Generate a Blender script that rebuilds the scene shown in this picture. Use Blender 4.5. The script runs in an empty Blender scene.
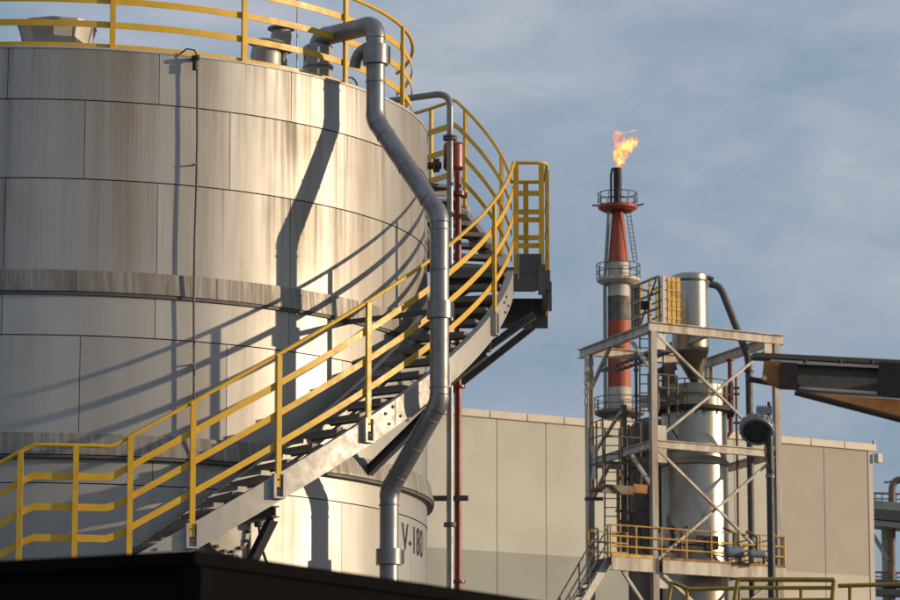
import bpy, math, random
from math import sin, cos, tan, radians as rad, pi, atan, atan2, degrees, sqrt
from mathutils import Vector, Matrix
random.seed(7)
S = bpy.context.scene
COL = S.collection

# ------------------------------------------------------------------ camera
F = 3638.0                      # focal length in photo pixels (900 wide)
PITCH = atan(650 / F)
CAMZ = 1.7
cam = bpy.data.cameras.new('camera'); camo = bpy.data.objects.new('camera', cam); COL.objects.link(camo)
camo.location = (0, 0, CAMZ); camo.rotation_euler = (pi / 2 + PITCH, 0, 0)
cam.sensor_width = 36; cam.lens = F / 900 * 36
cam.clip_start = 0.5; cam.clip_end = 20000
cam.dof.use_dof = True; cam.dof.focus_distance = 41; cam.dof.aperture_fstop = 9
S.camera = camo

# ------------------------------------------------------------------ sun
SUN_AZ, SUN_EL = 87.0, 9.5      # azimuth measured from -Y (towards the camera) to +X (right)
sdir = Vector((sin(rad(SUN_AZ)) * cos(rad(SUN_EL)), -cos(rad(SUN_AZ)) * cos(rad(SUN_EL)), sin(rad(SUN_EL))))
sl = bpy.data.lights.new('sun', 'SUN'); so = bpy.data.objects.new('sun', sl); COL.objects.link(so)
sl.energy = 4.2; sl.angle = rad(0.7); sl.color = (1.0, 0.77, 0.50)
so.rotation_euler = sdir.to_track_quat('Z', 'Y').to_euler(); so.location = (60, -20, 60)

# ------------------------------------------------------------------ world
W = bpy.data.worlds.new('World'); S.world = W; W.use_nodes = True
nt = W.node_tree; N = nt.nodes; L = nt.links; N.clear()
out = N.new('ShaderNodeOutputWorld'); bg = N.new('ShaderNodeBackground'); bg.inputs['Strength'].default_value = 0.1
sky = N.new('ShaderNodeTexSky'); sky.sky_type = 'NISHITA'; sky.sun_disc = False
sky.sun_elevation = rad(SUN_EL); sky.sun_rotation = atan2(sdir.x, sdir.y)
sky.air_density = 1.0; sky.dust_density = 0.6; sky.ozone_density = 1.5
tc = N.new('ShaderNodeTexCoord')
def wmap(sc, loc=(0, 0, 0)):
    m = N.new('ShaderNodeMapping'); m.inputs['Scale'].default_value = sc; m.inputs['Location'].default_value = loc
    L.new(tc.outputs['Generated'], m.inputs['Vector']); return m
def wnoise(sc, scale, detail, rough, loc=(0, 0, 0), dist=0.0):
    n = N.new('ShaderNodeTexNoise'); n.inputs['Scale'].default_value = scale
    n.inputs['Detail'].default_value = detail; n.inputs['Roughness'].default_value = rough
    n.inputs['Distortion'].default_value = dist
    L.new(wmap(sc, loc).outputs[0], n.inputs['Vector']); return n
def wramp(src, stops):
    r = N.new('ShaderNodeValToRGB'); e = r.color_ramp.elements
    while len(e) < len(stops): e.new(0.5)
    for el, (p, c) in zip(e, stops): el.position = p; el.color = (c[0], c[1], c[2], 1)
    L.new(src, r.inputs[0]); return r
def wmix(fac, a, b):
    m = N.new('ShaderNodeMix'); m.data_type = 'RGBA'
    if isinstance(fac, float): m.inputs[0].default_value = fac
    else: L.new(fac, m.inputs[0])
    L.new(a, m.inputs[6]) if not isinstance(a, tuple) else setattr(m.inputs[6], 'default_value', a)
    L.new(b, m.inputs[7]) if not isinstance(b, tuple) else setattr(m.inputs[7], 'default_value', b)
    return m.outputs[2]
big = wnoise((1, 1, 2.1), 7.5, 6, 0.52, (3.1, 1.7, 0.30), 0.15)
fine = wnoise((1, 1, 2.0), 24.0, 7, 0.58, (1.2, 4.4, 2.2), 0.3)
r1 = wramp(big.outputs[0], [(0.34, (2.5, 3.45, 4.6)), (0.46, (3.55, 4.3, 5.3)), (0.57, (5.0, 5.35, 6.1))])
r2 = wramp(fine.outputs[0], [(0.36, (0.84, 0.91, 0.93)), (0.52, (1.0, 1.0, 1.0)), (0.72, (1.13, 1.08, 1.08))])
mul = N.new('ShaderNodeMix'); mul.data_type = 'RGBA'; mul.blend_type = 'MULTIPLY'; mul.inputs[0].default_value = 1
L.new(r1.outputs[0], mul.inputs[6]); L.new(r2.outputs[0], mul.inputs[7])
# clouds thin out towards the horizon, where the clear blue shows
sep = N.new('ShaderNodeSeparateXYZ'); L.new(tc.outputs['Generated'], sep.inputs[0])
mr = N.new('ShaderNodeMapRange'); mr.inputs[1].default_value = 0.10; mr.inputs[2].default_value = 0.215
mr.inputs[3].default_value = 0.25; mr.inputs[4].default_value = 1.0
L.new(sep.outputs[2], mr.inputs[0])
base = wmix(mr.outputs[0], (2.2, 3.05, 4.25, 1), mul.outputs[2])
fin = wmix(0.16, base, sky.outputs[0])
L.new(fin, bg.inputs[0]); L.new(bg.outputs[0], out.inputs[0])

S.view_settings.view_transform = 'Standard'; S.view_settings.look = 'None'
S.view_settings.exposure = 0.0; S.view_settings.gamma = 1
S.render.resolution_x = 1024; S.render.resolution_y = 683
S.cycles.volume_step_rate = 1.0

# ------------------------------------------------------------------ geometry helpers
TX, TY, TR = -4.72, 42.7, 4.45            # tank axis and radius (metres)
def ray(px, py):
    u = (px - 450) / F; v = (300 - py) / F
    return Vector((u, cos(PITCH) - v * sin(PITCH), sin(PITCH) + v * cos(PITCH)))
def at(px, py, depth):                    # surveying aid: sight line of a photo point, cut at a real distance
    d = ray(px, py); return Vector((0, 0, CAMZ)) + d * (depth / d.y)
def onaxis(px, py, R, back=False):        # same, cut with a cylinder round the tank axis -> angle, height
    d = ray(px, py); a = d.x**2 + d.y**2; b = -2 * (d.x * TX + d.y * TY); c = TX * TX + TY * TY - R * R
    D = max(0, b * b - 4 * a * c); t = (-b + (1 if back else -1) * sqrt(D)) / (2 * a)
    x, y, z = d * t
    return degrees(atan2(x - TX, -(y - TY))), z + CAMZ
def cyl(th, R, z):                        # point at angle th (deg from -Y towards +X) round the tank
    return Vector((TX + R * sin(rad(th)), TY - R * cos(rad(th)), z))

class MB:
    def __init__(s): s.v = []; s.f = []; s.sm = []; s.mi = []; s.m = 0
    def add(s, vs, fs, smooth=False):
        o = len(s.v); s.v += [Vector(v) for v in vs]
        for f in fs: s.f.append([i + o for i in f]); s.sm.append(smooth); s.mi.append(s.m)
        return s
    def box(s, c, size, M=None, top=(1, 1)):
        x, y, z = [k / 2 for k in size]; c = Vector(c)
        vs = []
        for k in (-1, 1):
            tx, ty = top if k > 0 else (1, 1)
            for a, b in ((-1, -1), (1, -1), (1, 1), (-1, 1)):
                p = Vector((a * x * tx, b * y * ty, k * z))
                vs.append(c + (M @ p if M else p))
        return s.add(vs, [(3, 2, 1, 0), (4, 5, 6, 7), (0, 1, 5, 4), (1, 2, 6, 5), (2, 3, 7, 6), (3, 0, 4, 7)])
    def bar(s, p0, p1, w, h, up=(0, 0, 1)):   # rectangular bar; w across, h along 'up'
        p0 = Vector(p0); p1 = Vector(p1); d = (p1 - p0); ln = d.length; d.normalize(); up = Vector(up)
        x = d.cross(up)
        if x.length < 1e-4: x = d.cross(Vector((0, 1, 0)))
        x.normalize(); u = x.cross(d).normalized()
        M = Matrix((x, d, u)).transposed()
        return s.box((p0 + p1) / 2, (w, ln, h), M)
    def hbeam(s, p0, p1, w, h, t=0.02, up=(0, 0, 1)):
        p0 = Vector(p0); p1 = Vector(p1); d = (p1 - p0).normalized(); up = Vector(up)
        x = d.cross(up)
        if x.length < 1e-4: x = d.cross(Vector((0, 1, 0)))
        x.normalize(); u = x.cross(d).normalized()
        for k in (-1, 1):
            o = u * (k * (h - t) / 2); s.bar(p0 + o, p1 + o, w, t, u)
        s.bar(p0, p1, t, h - 2 * t - 0.001, u); return s
    def tube(s, pts, r, n=10, caps=True):
        pts = [Vector(p) for p in pts]; k = len(pts); rs = r if isinstance(r, (list, tuple)) else [r] * k
        T = []
        for i in range(k):
            a = pts[max(0, i - 1)]; b = pts[min(k - 1, i + 1)]; T.append((b - a).normalized())
        nrm = T[0].orthogonal().normalized(); vs = []
        for i in range(k):
            nrm = (nrm - T[i] * nrm.dot(T[i])).normalized(); bn = T[i].cross(nrm)
            sc = 1.0
            for j in range(n):
                a = 2 * pi * j / n; vs.append(pts[i] + (nrm * cos(a) + bn * sin(a)) * rs[i] * sc)
        fs = [(i * n + j, i * n + (j + 1) % n, (i + 1) * n + (j + 1) % n, (i + 1) * n + j) for i in range(k - 1) for j in range(n)]
        s.add(vs, fs, True)
        if caps:
            s.add(vs[:n], [tuple(range(n))[::-1]]); s.add(vs[-n:], [tuple(range(n))])
        return s
    def lathe(s, prof, c, n=32, axis=None, a0=0, a1=360, closed=True, smooth=True):
        c = Vector(c); M = Vector((0, 0, 1)).rotation_difference(Vector(axis)).to_matrix() if axis else None
        full = abs(a1 - a0) >= 359.9; m = n if full else n + 1
        # every profile segment gets its own verts so that edges stay crisp
        for (r0, z0), (r1, z1) in zip(prof[:-1], prof[1:]):
            vs = []
            for j in range(m):
                a = rad(a0 + (a1 - a0) * j / n)
                for r, z in ((r0, z0), (r1, z1)):
                    p = Vector((r * sin(a), -r * cos(a), z)); vs.append(c + (M @ p if M else p))
            fs = []
            for j in range(n):
                q = (j + 1) % m
                fs.append((2 * j, 2 * q, 2 * q + 1, 2 * j + 1))
            s.add(vs, fs, smooth)
        return s
    def sweep(s, path, smooth=True):          # path: list of section rings (each list of points, closed)
        n = len(path[0])
        for j in range(n):
            vs = []; q = (j + 1) % n
            for sec in path: vs += [sec[j], sec[q]]
            s.add(vs, [(2 * i, 2 * i + 1, 2 * i + 3, 2 * i + 2) for i in range(len(path) - 1)], smooth)
        s.add(path[0], [tuple(range(n))[::-1]]); s.add(path[-1], [tuple(range(n))]); return s
    def arcbar(s, a0, a1, R0, R1, zf, h, n=None, c=True):   # curved rectangular bar round tank axis, zf(theta)=centre height
        n = n or max(2, int(abs(a1 - a0) / 1.5) + 1); path = []
        for i in range(n + 1):
            th = a0 + (a1 - a0) * i / n; z = zf(th)
            path.append([cyl(th, R0, z - h / 2), cyl(th, R1, z - h / 2), cyl(th, R1, z + h / 2), cyl(th, R0, z + h / 2)])
        return s.sweep(path)
    def build(s, name, mats, parent=None):
        me = bpy.data.meshes.new(name); off = parent['_w'] if parent and '_w' in parent else None
        o = bpy.data.objects.new(name, me); COL.objects.link(o)
        org = Vector(off) if off is not None else Vector((0, 0, 0))
        me.from_pydata([tuple(v - org) for v in s.v], [], s.f)
        me.polygons.foreach_set('use_smooth', s.sm)
        for m in (mats if isinstance(mats, (list, tuple)) else [mats]): me.materials.append(m)
        me.polygons.foreach_set('material_index', s.mi)
        me.update()
        if parent: o.parent = parent; o['_w'] = tuple(org)
        ALL.append(o)
        return o
ALL = []
def thing(name, loc, label, cat, group=None):
    o = bpy.data.objects.new(name, None); COL.objects.link(o); o.location = loc; o['_w'] = tuple(loc)
    o.empty_display_size = 0.3
    return tag(o, label, cat, group)
def tag(o, label, cat, group=None):
    o['label'] = label; o['category'] = cat
    if group: o['group'] = group
    if o not in ALL: ALL.append(o)
    return o
def struct(o): o['kind'] = 'structure'; return o
def copyob(o, parent, **kw):
    c = o.copy(); COL.objects.link(c); c.parent = parent; ALL.append(c)
    for k, v in kw.items(): setattr(c, k, v)
    return c

# ------------------------------------------------------------------ materials
MATS = {}
class MT:
    def __init__(s, name):
        s.m = bpy.data.materials.new(name); s.m.use_nodes = True; s.nt = s.m.node_tree
        s.N = s.nt.nodes; s.L = s.nt.links; s.b = s.N['Principled BSDF']; s.o = s.N['Material Output']
        s.geo = s.N.new('ShaderNodeNewGeometry')
    def n(s, t, **kw):
        n = s.N.new(t)
        for k, v in kw.items(): setattr(n, k, v)
        return n
    def set(s, sock, v):
        if isinstance(v, bpy.types.NodeSocket): s.L.new(v, sock)
        else: sock.default_value = v
    def pos(s, scale=(1, 1, 1), loc=(0, 0, 0), src=None):
        m = s.n('ShaderNodeMapping'); m.inputs['Scale'].default_value = scale; m.inputs['Location'].default_value = loc
        s.L.new(src or s.geo.outputs['Position'], m.inputs['Vector']); return m.outputs[0]
    def noise(s, vec, scale=1, detail=4, rough=0.5, dist=0):
        n = s.n('ShaderNodeTexNoise'); n.inputs['Scale'].default_value = scale; n.inputs['Detail'].default_value = detail
        n.inputs['Roughness'].default_value = rough; n.inputs['Distortion'].default_value = dist
        s.L.new(vec, n.inputs['Vector']); return n.outputs[0]
    def rng(s, v, a, b, c=0, d=1):
        n = s.n('ShaderNodeMapRange'); n.inputs[1].default_value = a; n.inputs[2].default_value = b
        n.inputs[3].default_value = c; n.inputs[4].default_value = d; s.set(n.inputs[0], v); return n.outputs[0]
    def math(s, op, a, b=0.0):
        n = s.n('ShaderNodeMath', operation=op); s.set(n.inputs[0], a); s.set(n.inputs[1], b); return n.outputs[0]
    def mix(s, f, a, b, mode='MIX'):
        n = s.n('ShaderNodeMix', data_type='RGBA', blend_type=mode)
        s.set(n.inputs[0], f)
        for k, v in ((6, a), (7, b)): s.set(n.inputs[k], v if isinstance(v, bpy.types.NodeSocket) else (v[0], v[1], v[2], 1))
        return n.outputs[2]
    def bump(s, h, strength=0.3, dist=0.01, normal=None):
        n = s.n('ShaderNodeBump'); n.inputs['Strength'].default_value = strength; n.inputs['Distance'].default_value = dist
        s.L.new(h, n.inputs['Height'])
        if normal: s.L.new(normal, n.inputs['Normal'])
        return n.outputs[0]
    def out(s, col, rough=0.5, metal=0.0, normal=None, spec=None):
        s.set(s.b.inputs['Base Color'], col if isinstance(col, bpy.types.NodeSocket) else (col[0], col[1], col[2], 1))
        s.set(s.b.inputs['Roughness'], rough); s.set(s.b.inputs['Metallic'], metal)
        if normal: s.L.new(normal, s.b.inputs['Normal'])
        if spec is not None: s.b.inputs['Specular IOR Level'].default_value = spec
        return s.m
    def polar(s):                    # (angle*R, 0, z) round the tank axis
        m = s.n('ShaderNodeSeparateXYZ'); s.L.new(s.geo.outputs['Position'], m.inputs[0])
        x = s.math('SUBTRACT', m.outputs[0], TX); y = s.math('SUBTRACT', TY, m.outputs[1])
        a = s.math('MULTIPLY', s.math('ARCTAN2', x, y), TR)
        c = s.n('ShaderNodeCombineXYZ'); s.L.new(a, c.inputs[0]); s.L.new(m.outputs[2], c.inputs[2])
        return c.outputs[0], m.outputs[2]

def clad_mat(name, weather, col=(0.41, 0.41, 0.405), metal=0.50, rough=0.47):
    t = MT(name); pol, z = t.polar()
    oi = t.n('ShaderNodeObjectInfo'); rnd = oi.outputs['Random']
    # vertical runs of dirt, several widths
    s1 = t.noise(t.pos((2.6, 1, 0.16), src=pol), 1.0, 3, 0.6)
    s2 = t.noise(t.pos((11, 1, 0.35), (5, 0, 3), src=pol), 1.0, 4, 0.6)
    s3 = t.noise(t.pos((42, 1, 0.8), (9, 0, 1), src=pol), 1.0, 3, 0.6)
    blot = t.noise(t.pos((1.1, 1, 1.1), (2, 0, 8), src=pol), 1.0, 5, 0.6)
    a = t.math('MULTIPLY', t.rng(s1, 0.45, 0.68), t.rng(s2, 0.30, 0.75))
    a = t.math('ADD', a, t.math('MULTIPLY', t.rng(s2, 0.50, 0.78), 0.55))
    gen = t.n('ShaderNodeTexCoord'); sg = t.n('ShaderNodeSeparateXYZ'); t.L.new(gen.outputs['Generated'], sg.inputs[0])
    a = t.math('MULTIPLY', a, t.rng(sg.outputs[2], 0.0, 1.0, 0.30, 1.0))
    a = t.math('MULTIPLY', a, weather)
    a = t.math('MINIMUM', a, 1.0)
    c = t.mix(a, col, (0.20, 0.15, 0.105))
    c = t.mix(t.math('MULTIPLY', t.rng(s3, 0.35, 0.75), 0.14 + 0.18 * weather), c, (0.21, 0.195, 0.18))
    c = t.mix(t.math('MULTIPLY', t.rng(blot, 0.4, 0.75), 0.25), c, (0.27, 0.26, 0.25))
    wide = t.noise(t.pos((0.9, 1, 0.10), (7, 0, 2), src=pol), 1.0, 2, 0.5)
    c = t.mix(t.math('MULTIPLY', t.rng(wide, 0.42, 0.66), 0.35 + 0.25 * weather), c, (0.235, 0.20, 0.165))
    # long brown runs that start under the roof fittings and cross several plates
    sx = t.n('ShaderNodeSeparateXYZ'); t.L.new(pol, sx.inputs[0]); runs = None
    if weather > 0.5:
        wob = t.math('MULTIPLY', t.math('SUBTRACT', t.noise(t.pos((0.5, 1, 1.4), (3, 0, 6), src=pol), 1, 3, 0.6), 0.5), 0.12)
        ax = t.math('ADD', sx.outputs[0], wob)
        for th_, w_, k_ in ((-0.6, 0.05, 0.8), (12.0, 0.09, 0.5), (15.8, 0.20, 0.85), (19.5, 0.06, 0.5), (27.8, 0.12, 0.5), (34.0, 0.07, 0.4), (44.8, 0.10, 0.7), (47.4, 0.04, 0.5), (57.5, 0.12, 0.7), (63, 0.05, 0.7), (70, 0.12, 0.6), (78, 0.1, 0.6)):
            d_ = t.math('ABSOLUTE', t.math('SUBTRACT', ax, th_ * pi / 180 * TR))
            g_ = t.math('MULTIPLY', t.rng(d_, w_ * 0.25, w_ * 1.5, 1, 0), k_)
            runs = g_ if runs is None else t.math('MAXIMUM', runs, g_)
        runs = t.math('MULTIPLY', runs, t.rng(s3, 0.25, 0.6, 0.35, 1.0))
        runs = t.math('MULTIPLY', runs, t.rng(sg.outputs[2], 0, 1, 0.55, 1.0))
        c = t.mix(t.math('MULTIPLY', runs, 0.85), c, (0.19, 0.15, 0.115))
    v = t.rng(rnd, 0, 1, 0.88, 1.05)
    c = t.mix(1.0, c, t.mix(v, (0, 0, 0), (1, 1, 1)), 'MULTIPLY')
    # faint brown halo where water leaves the laps
    r = t.math('ADD', t.math('MULTIPLY', a, 0.22), t.rng(blot, 0.3, 0.7, rough - 0.04, rough + 0.07))
    warp = t.noise(t.pos((0.7, 1, 0.7), (1, 0, 4), src=pol), 1.0, 2, 0.5)
    nrm = t.bump(warp, 0.5, 0.035)
    nrm = t.bump(s3, 0.10, 0.004, nrm)
    m = t.math('SUBTRACT', metal, t.math('MULTIPLY', a, 0.35))
    return t.out(c, r, m, nrm)
M_CLAD_UP = clad_mat('weathered_aluminium', 0.95)
M_CLAD_LOW = clad_mat('aluminium_cladding', 0.28, (0.42, 0.42, 0.415))
M_BAND = None
def band_mat():
    t = MT('grimy_ring_sheet'); pol, z = t.polar()
    s2 = t.noise(t.pos((24, 1, 1.2), src=pol), 1.0, 5, 0.65)
    s1 = t.noise(t.pos((4, 1, 1.0), (3, 0, 0), src=pol), 1.0, 3, 0.6)
    c = t.mix(t.rng(s2, 0.34, 0.66), (0.33, 0.32, 0.305), (0.18, 0.165, 0.15))
    c = t.mix(t.rng(s1, 0.45, 0.7), c, (0.16, 0.14, 0.12))
    return t.out(c, t.rng(s2, 0.3, 0.7, 0.5, 0.7), 0.45, t.bump(s2, 0.2, 0.01))
M_BAND = band_mat()

def metal_mat(name, col, rough, metal, dirt=(0.1, 0.07, 0.05), amount=0.3, scale=3.0, bump=0.15, streak=False):
    t = MT(name); p = t.pos((scale, scale, scale * (0.15 if streak else 1)))
    a = t.noise(p, 1, 5, 0.62); b = t.noise(t.pos((scale * 7,) * 3, (4, 4, 4)), 1, 4, 0.6)
    f = t.math('MULTIPLY', t.rng(a, 0.42, 0.72), amount); f = t.math('ADD', f, t.math('MULTIPLY', t.rng(b, 0.5, 0.8), amount * 0.4))
    c = t.mix(f, col, dirt)
    return t.out(c, t.rng(a, 0.3, 0.75, rough - 0.06, min(1, rough + 0.12)), t.math('MULTIPLY', t.math('SUBTRACT', 1.0, f), metal), t.bump(b, bump, 0.004))
def chipped(name, col, under, amount=0.635):
    t = MT(name); a = t.noise(t.pos((6,) * 3), 1, 5, 0.62); b = t.noise(t.pos((38,) * 3, (4, 4, 4)), 1, 5, 0.7); w_ = t.noise(t.pos((1.2,) * 3, (1, 9, 4)), 1, 2, 0.5)
    chips = t.math('MULTIPLY', t.rng(b, amount, amount + 0.03), t.rng(w_, 0.48, 0.58))
    c = t.mix(t.math('MULTIPLY', t.rng(a, 0.38, 0.75), 0.4), col, (col[0] * 0.55, col[1] * 0.48, col[2] * 0.8))
    c = t.mix(chips, c, under)
    return t.out(c, t.rng(a, 0.3, 0.7, 0.36, 0.58), 0.0, t.bump(b, 0.2, 0.004))
M_YEL = chipped('yellow_paint', (0.64, 0.385, 0.016), (0.16, 0.07, 0.035))
M_YEL_OLD = metal_mat('yellow_paint_old', (0.64, 0.385, 0.016), 0.42, 0.0, (0.30, 0.16, 0.03), 0.30, 5)
M_YELFAR = metal_mat('weathered_yellow_paint', (0.60, 0.34, 0.03), 0.5, 0.0, (0.16, 0.07, 0.03), 0.75, 2)
M_OLIVE = metal_mat('olive_and_shaded_yellow', (0.30, 0.20, 0.02), 0.5, 0.0, (0.10, 0.07, 0.03), 0.5, 6)  # darkened yellow: painted-in shade on the near handrails, own colour on the cage
M_GALV = metal_mat('galvanised_steel', (0.36, 0.355, 0.345), 0.50, 0.4, (0.25, 0.215, 0.18), 0.40, 8)
M_DARKST = metal_mat('dull_dark_steel', (0.10, 0.10, 0.105), 0.6, 0.3, (0.05, 0.045, 0.04), 0.5, 5)
M_TREAD = metal_mat('galvanised_grating', (0.16, 0.155, 0.15), 0.6, 0.4, (0.07, 0.06, 0.05), 0.5, 6)
M_PIPE = metal_mat('pipe_jacket', (0.25, 0.255, 0.27), 0.40, 0.80, (0.09, 0.085, 0.08), 0.5, 3)
M_PIPEDK = metal_mat('grey_pipe_paint', (0.20, 0.205, 0.22), 0.45, 0.3, (0.1, 0.09, 0.08), 0.4, 5)
M_RED = metal_mat('red_pipe_paint', (0.19, 0.018, 0.016), 0.38, 0.0, (0.10, 0.02, 0.02), 0.4, 5)
M_BLACK = metal_mat('black_rubber', (0.015, 0.015, 0.016), 0.6, 0.0, (0.03, 0.03, 0.03), 0.3)
M_SEAM = metal_mat('seam_shadow_sheet', (0.12, 0.115, 0.11), 0.8, 0.0)
M_ROOF = metal_mat('tank_roof_sheet', (0.45, 0.44, 0.43), 0.6, 0.3)
M_FRAME = metal_mat('tower_pale_paint', (0.55, 0.515, 0.44), 0.55, 0.0, (0.22, 0.10, 0.045), 0.75, 2.6, streak=True)
M_RUST = metal_mat('rusty_steel', (0.42, 0.19, 0.06), 0.8, 0.1, (0.06, 0.03, 0.02), 0.8, 2.5)
M_RUSTRED = metal_mat('rust_red_paint', (0.22, 0.05, 0.03), 0.7, 0.0, (0.10, 0.05, 0.03), 0.7, 2)
M_BROWN = metal_mat('brown_stained_steel', (0.17, 0.13, 0.10), 0.65, 0.3, (0.06, 0.03, 0.02), 0.7, 1.5)
M_INOX = metal_mat('stainless_steel', (0.42, 0.385, 0.33), 0.30, 1.0, (0.17, 0.11, 0.065), 0.55, 0.8, 0.05, streak=True)
M_INOX2 = metal_mat('dull_stainless_steel', (0.30, 0.27, 0.225), 0.38, 1.0, (0.25, 0.18, 0.12), 0.5, 0.8, 0.1, streak=True)
M_CONE = metal_mat('brass_toned_steel', (0.20, 0.17, 0.12), 0.42, 0.9, (0.15, 0.1, 0.06), 0.5, 1)
M_WHITE = metal_mat('chalky_white_paint', (0.55, 0.50, 0.44), 0.6, 0.0, (0.2, 0.15, 0.1), 0.5, 1.5, streak=True)
M_REDFL = metal_mat('chalky_red_paint', (0.42, 0.07, 0.03), 0.6, 0.0, (0.16, 0.05, 0.03), 0.6, 1.2, streak=True)
M_SOOT = metal_mat('sooty_steel', (0.025, 0.022, 0.02), 0.7, 0.2, (0.08, 0.05, 0.03), 0.5, 2)
M_SOOTW = metal_mat('charred_band_paint', (0.15, 0.125, 0.11), 0.7, 0.0, (0.03, 0.02, 0.02), 0.7, 2)
M_LAMP = metal_mat('lamp_grey_paint', (0.20, 0.22, 0.26), 0.5, 0.2, (0.06, 0.06, 0.06), 0.3, 8)
M_POLE = metal_mat('pole_dark_paint', (0.035, 0.04, 0.048), 0.5, 0.2, (0.02, 0.02, 0.02), 0.3, 8)
M_GREEN = metal_mat('grey_green_paint', (0.25, 0.29, 0.26), 0.6, 0.0, (0.10, 0.09, 0.07), 0.4, 1)
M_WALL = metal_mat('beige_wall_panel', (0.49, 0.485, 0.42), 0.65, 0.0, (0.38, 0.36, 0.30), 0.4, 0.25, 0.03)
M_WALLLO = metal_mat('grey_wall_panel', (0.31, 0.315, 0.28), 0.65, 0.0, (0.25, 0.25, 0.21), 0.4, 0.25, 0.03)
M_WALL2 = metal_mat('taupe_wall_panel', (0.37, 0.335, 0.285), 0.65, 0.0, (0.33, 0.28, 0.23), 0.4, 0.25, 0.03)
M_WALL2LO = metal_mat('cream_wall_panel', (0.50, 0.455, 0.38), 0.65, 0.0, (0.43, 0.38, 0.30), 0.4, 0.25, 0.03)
M_COPE = metal_mat('cream_coping', (0.60, 0.53, 0.42), 0.5, 0.0, (0.5, 0.4, 0.3), 0.4, 1)
M_BOX = metal_mat('shaded_box_black', (0.007, 0.007, 0.0075), 1.0, 0.0, (0.009, 0.008, 0.008), 0.4, 2)  # near-black base colour stands in for the shade on the container
M_BOX.node_tree.nodes['Principled BSDF'].inputs['Specular IOR Level'].default_value = 0.0
M_BEAM = metal_mat('weathered_beam_grey', (0.085, 0.078, 0.07), 0.65, 0.1, (0.05, 0.035, 0.025), 0.7, 5)
M_LETTER = metal_mat('black_lettering', (0.012, 0.012, 0.012), 0.6, 0.0)
M_BLOCKS = metal_mat('grey_panel_sheet', (0.33, 0.31, 0.29), 0.6, 0.1, (0.15, 0.12, 0.1), 0.5, 1.2)

# ------------------------------------------------------------------ ground
def ground():
    t = MT('concrete_yard'); a = t.noise(t.pos((0.3,) * 3), 1, 6, 0.6); b = t.noise(t.pos((9,) * 3), 1, 4, 0.6)
    m = t.out(t.mix(t.rng(a, 0.35, 0.7), (0.22, 0.21, 0.20), (0.12, 0.115, 0.11)), 0.9, 0, t.bump(b, 0.3, 0.01))
    g = MB(); n = 24; R = 9000
    g.add([(0, 60, 0)] + [(R * sin(2 * pi * i / n), 60 + R * cos(2 * pi * i / n), 0) for i in range(n)],
          [(0, (i + 1) % n + 1, i + 1) for i in range(n)])
    struct(g.build('ground', m))
ground()

# ------------------------------------------------------------------ the tank
tank = thing('storage_tank', (TX, TY, 0), 'huge round storage tank clad in stained silver metal sheets, filling the left half', 'tank')
ZT = 11.33
rows = [(0.9, 2.2, 1, 0), (2.2, 3.3, 0, 0), (3.3, 4.4, 1, 0), (4.4, 5.5, 0, 0), (5.5, 6.57, 1, 0), (6.57, 6.90, 0, 0),
        (7.10, 8.16, 1, 0), (8.16, 8.66, 0, 0), (8.86, 9.87, 0, 1), (9.87, 10.74, 1, 1), (10.74, ZT, 0, 1)]
MB().lathe([(TR - 0.02, 0.0), (TR - 0.02, ZT - 0.004)], (TX, TY, 0), 120).build('shell_lining', M_SEAM, tank)
STEP = 360 / 17
def panel_mesh(z0, z1, mat):
    g = MB(); n = 9; gap = 0.10          # degrees
    a0, a1 = gap / 2, STEP - gap / 2; zz0, zz1 = z0 + 0.006, z1 - 0.006
    P = []
    for i in range(n + 1):
        th = a0 + (a1 - a0) * i / n
        P.append(((TR + 0.004, zz0), (TR, zz1), th))
    vs = []
    for (b, t, th) in P:
        for r, z in (b, t): vs.append((TX + r * sin(rad(th)), TY - r * cos(rad(th)), z))
    g.add(vs, [(2 * i, 2 * i + 2, 2 * i + 3, 2 * i + 1) for i in range(n)], True)
    # folded edges
    e = [cyl(a0, TR + 0.004, zz0), cyl(a0, TR, zz1), cyl(a0, TR - 0.016, zz1), cyl(a0, TR - 0.016, zz0)]
    g.add(e, [(0, 1, 2, 3)])
    e = [cyl(a1, TR + 0.004, zz0), cyl(a1, TR, zz1), cyl(a1, TR - 0.016, zz1), cyl(a1, TR - 0.016, zz0)]
    g.add(e, [(3, 2, 1, 0)])
    vs = []
    for (b, t, th) in P: vs += [cyl(th, TR + 0.004, zz0), cyl(th, TR - 0.016, zz0)]
    g.add(vs, [(2 * i + 1, 2 * i + 3, 2 * i + 2, 2 * i) for i in range(n)], True)
    return g.build('panel', mat, tank)
for z0, z1, ph, up in rows:
    src = panel_mesh(z0, z1, M_CLAD_UP if up else M_CLAD_LOW)
    base = (-0.7 if ph == 0 else 10.1)
    if not up: base -= 0.1
    src.rotation_euler = (0, 0, rad(base))
    for k in range(1, 17):
        copyob(src, tank, rotation_euler=(0, 0, rad(base + k * STEP)))
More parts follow.
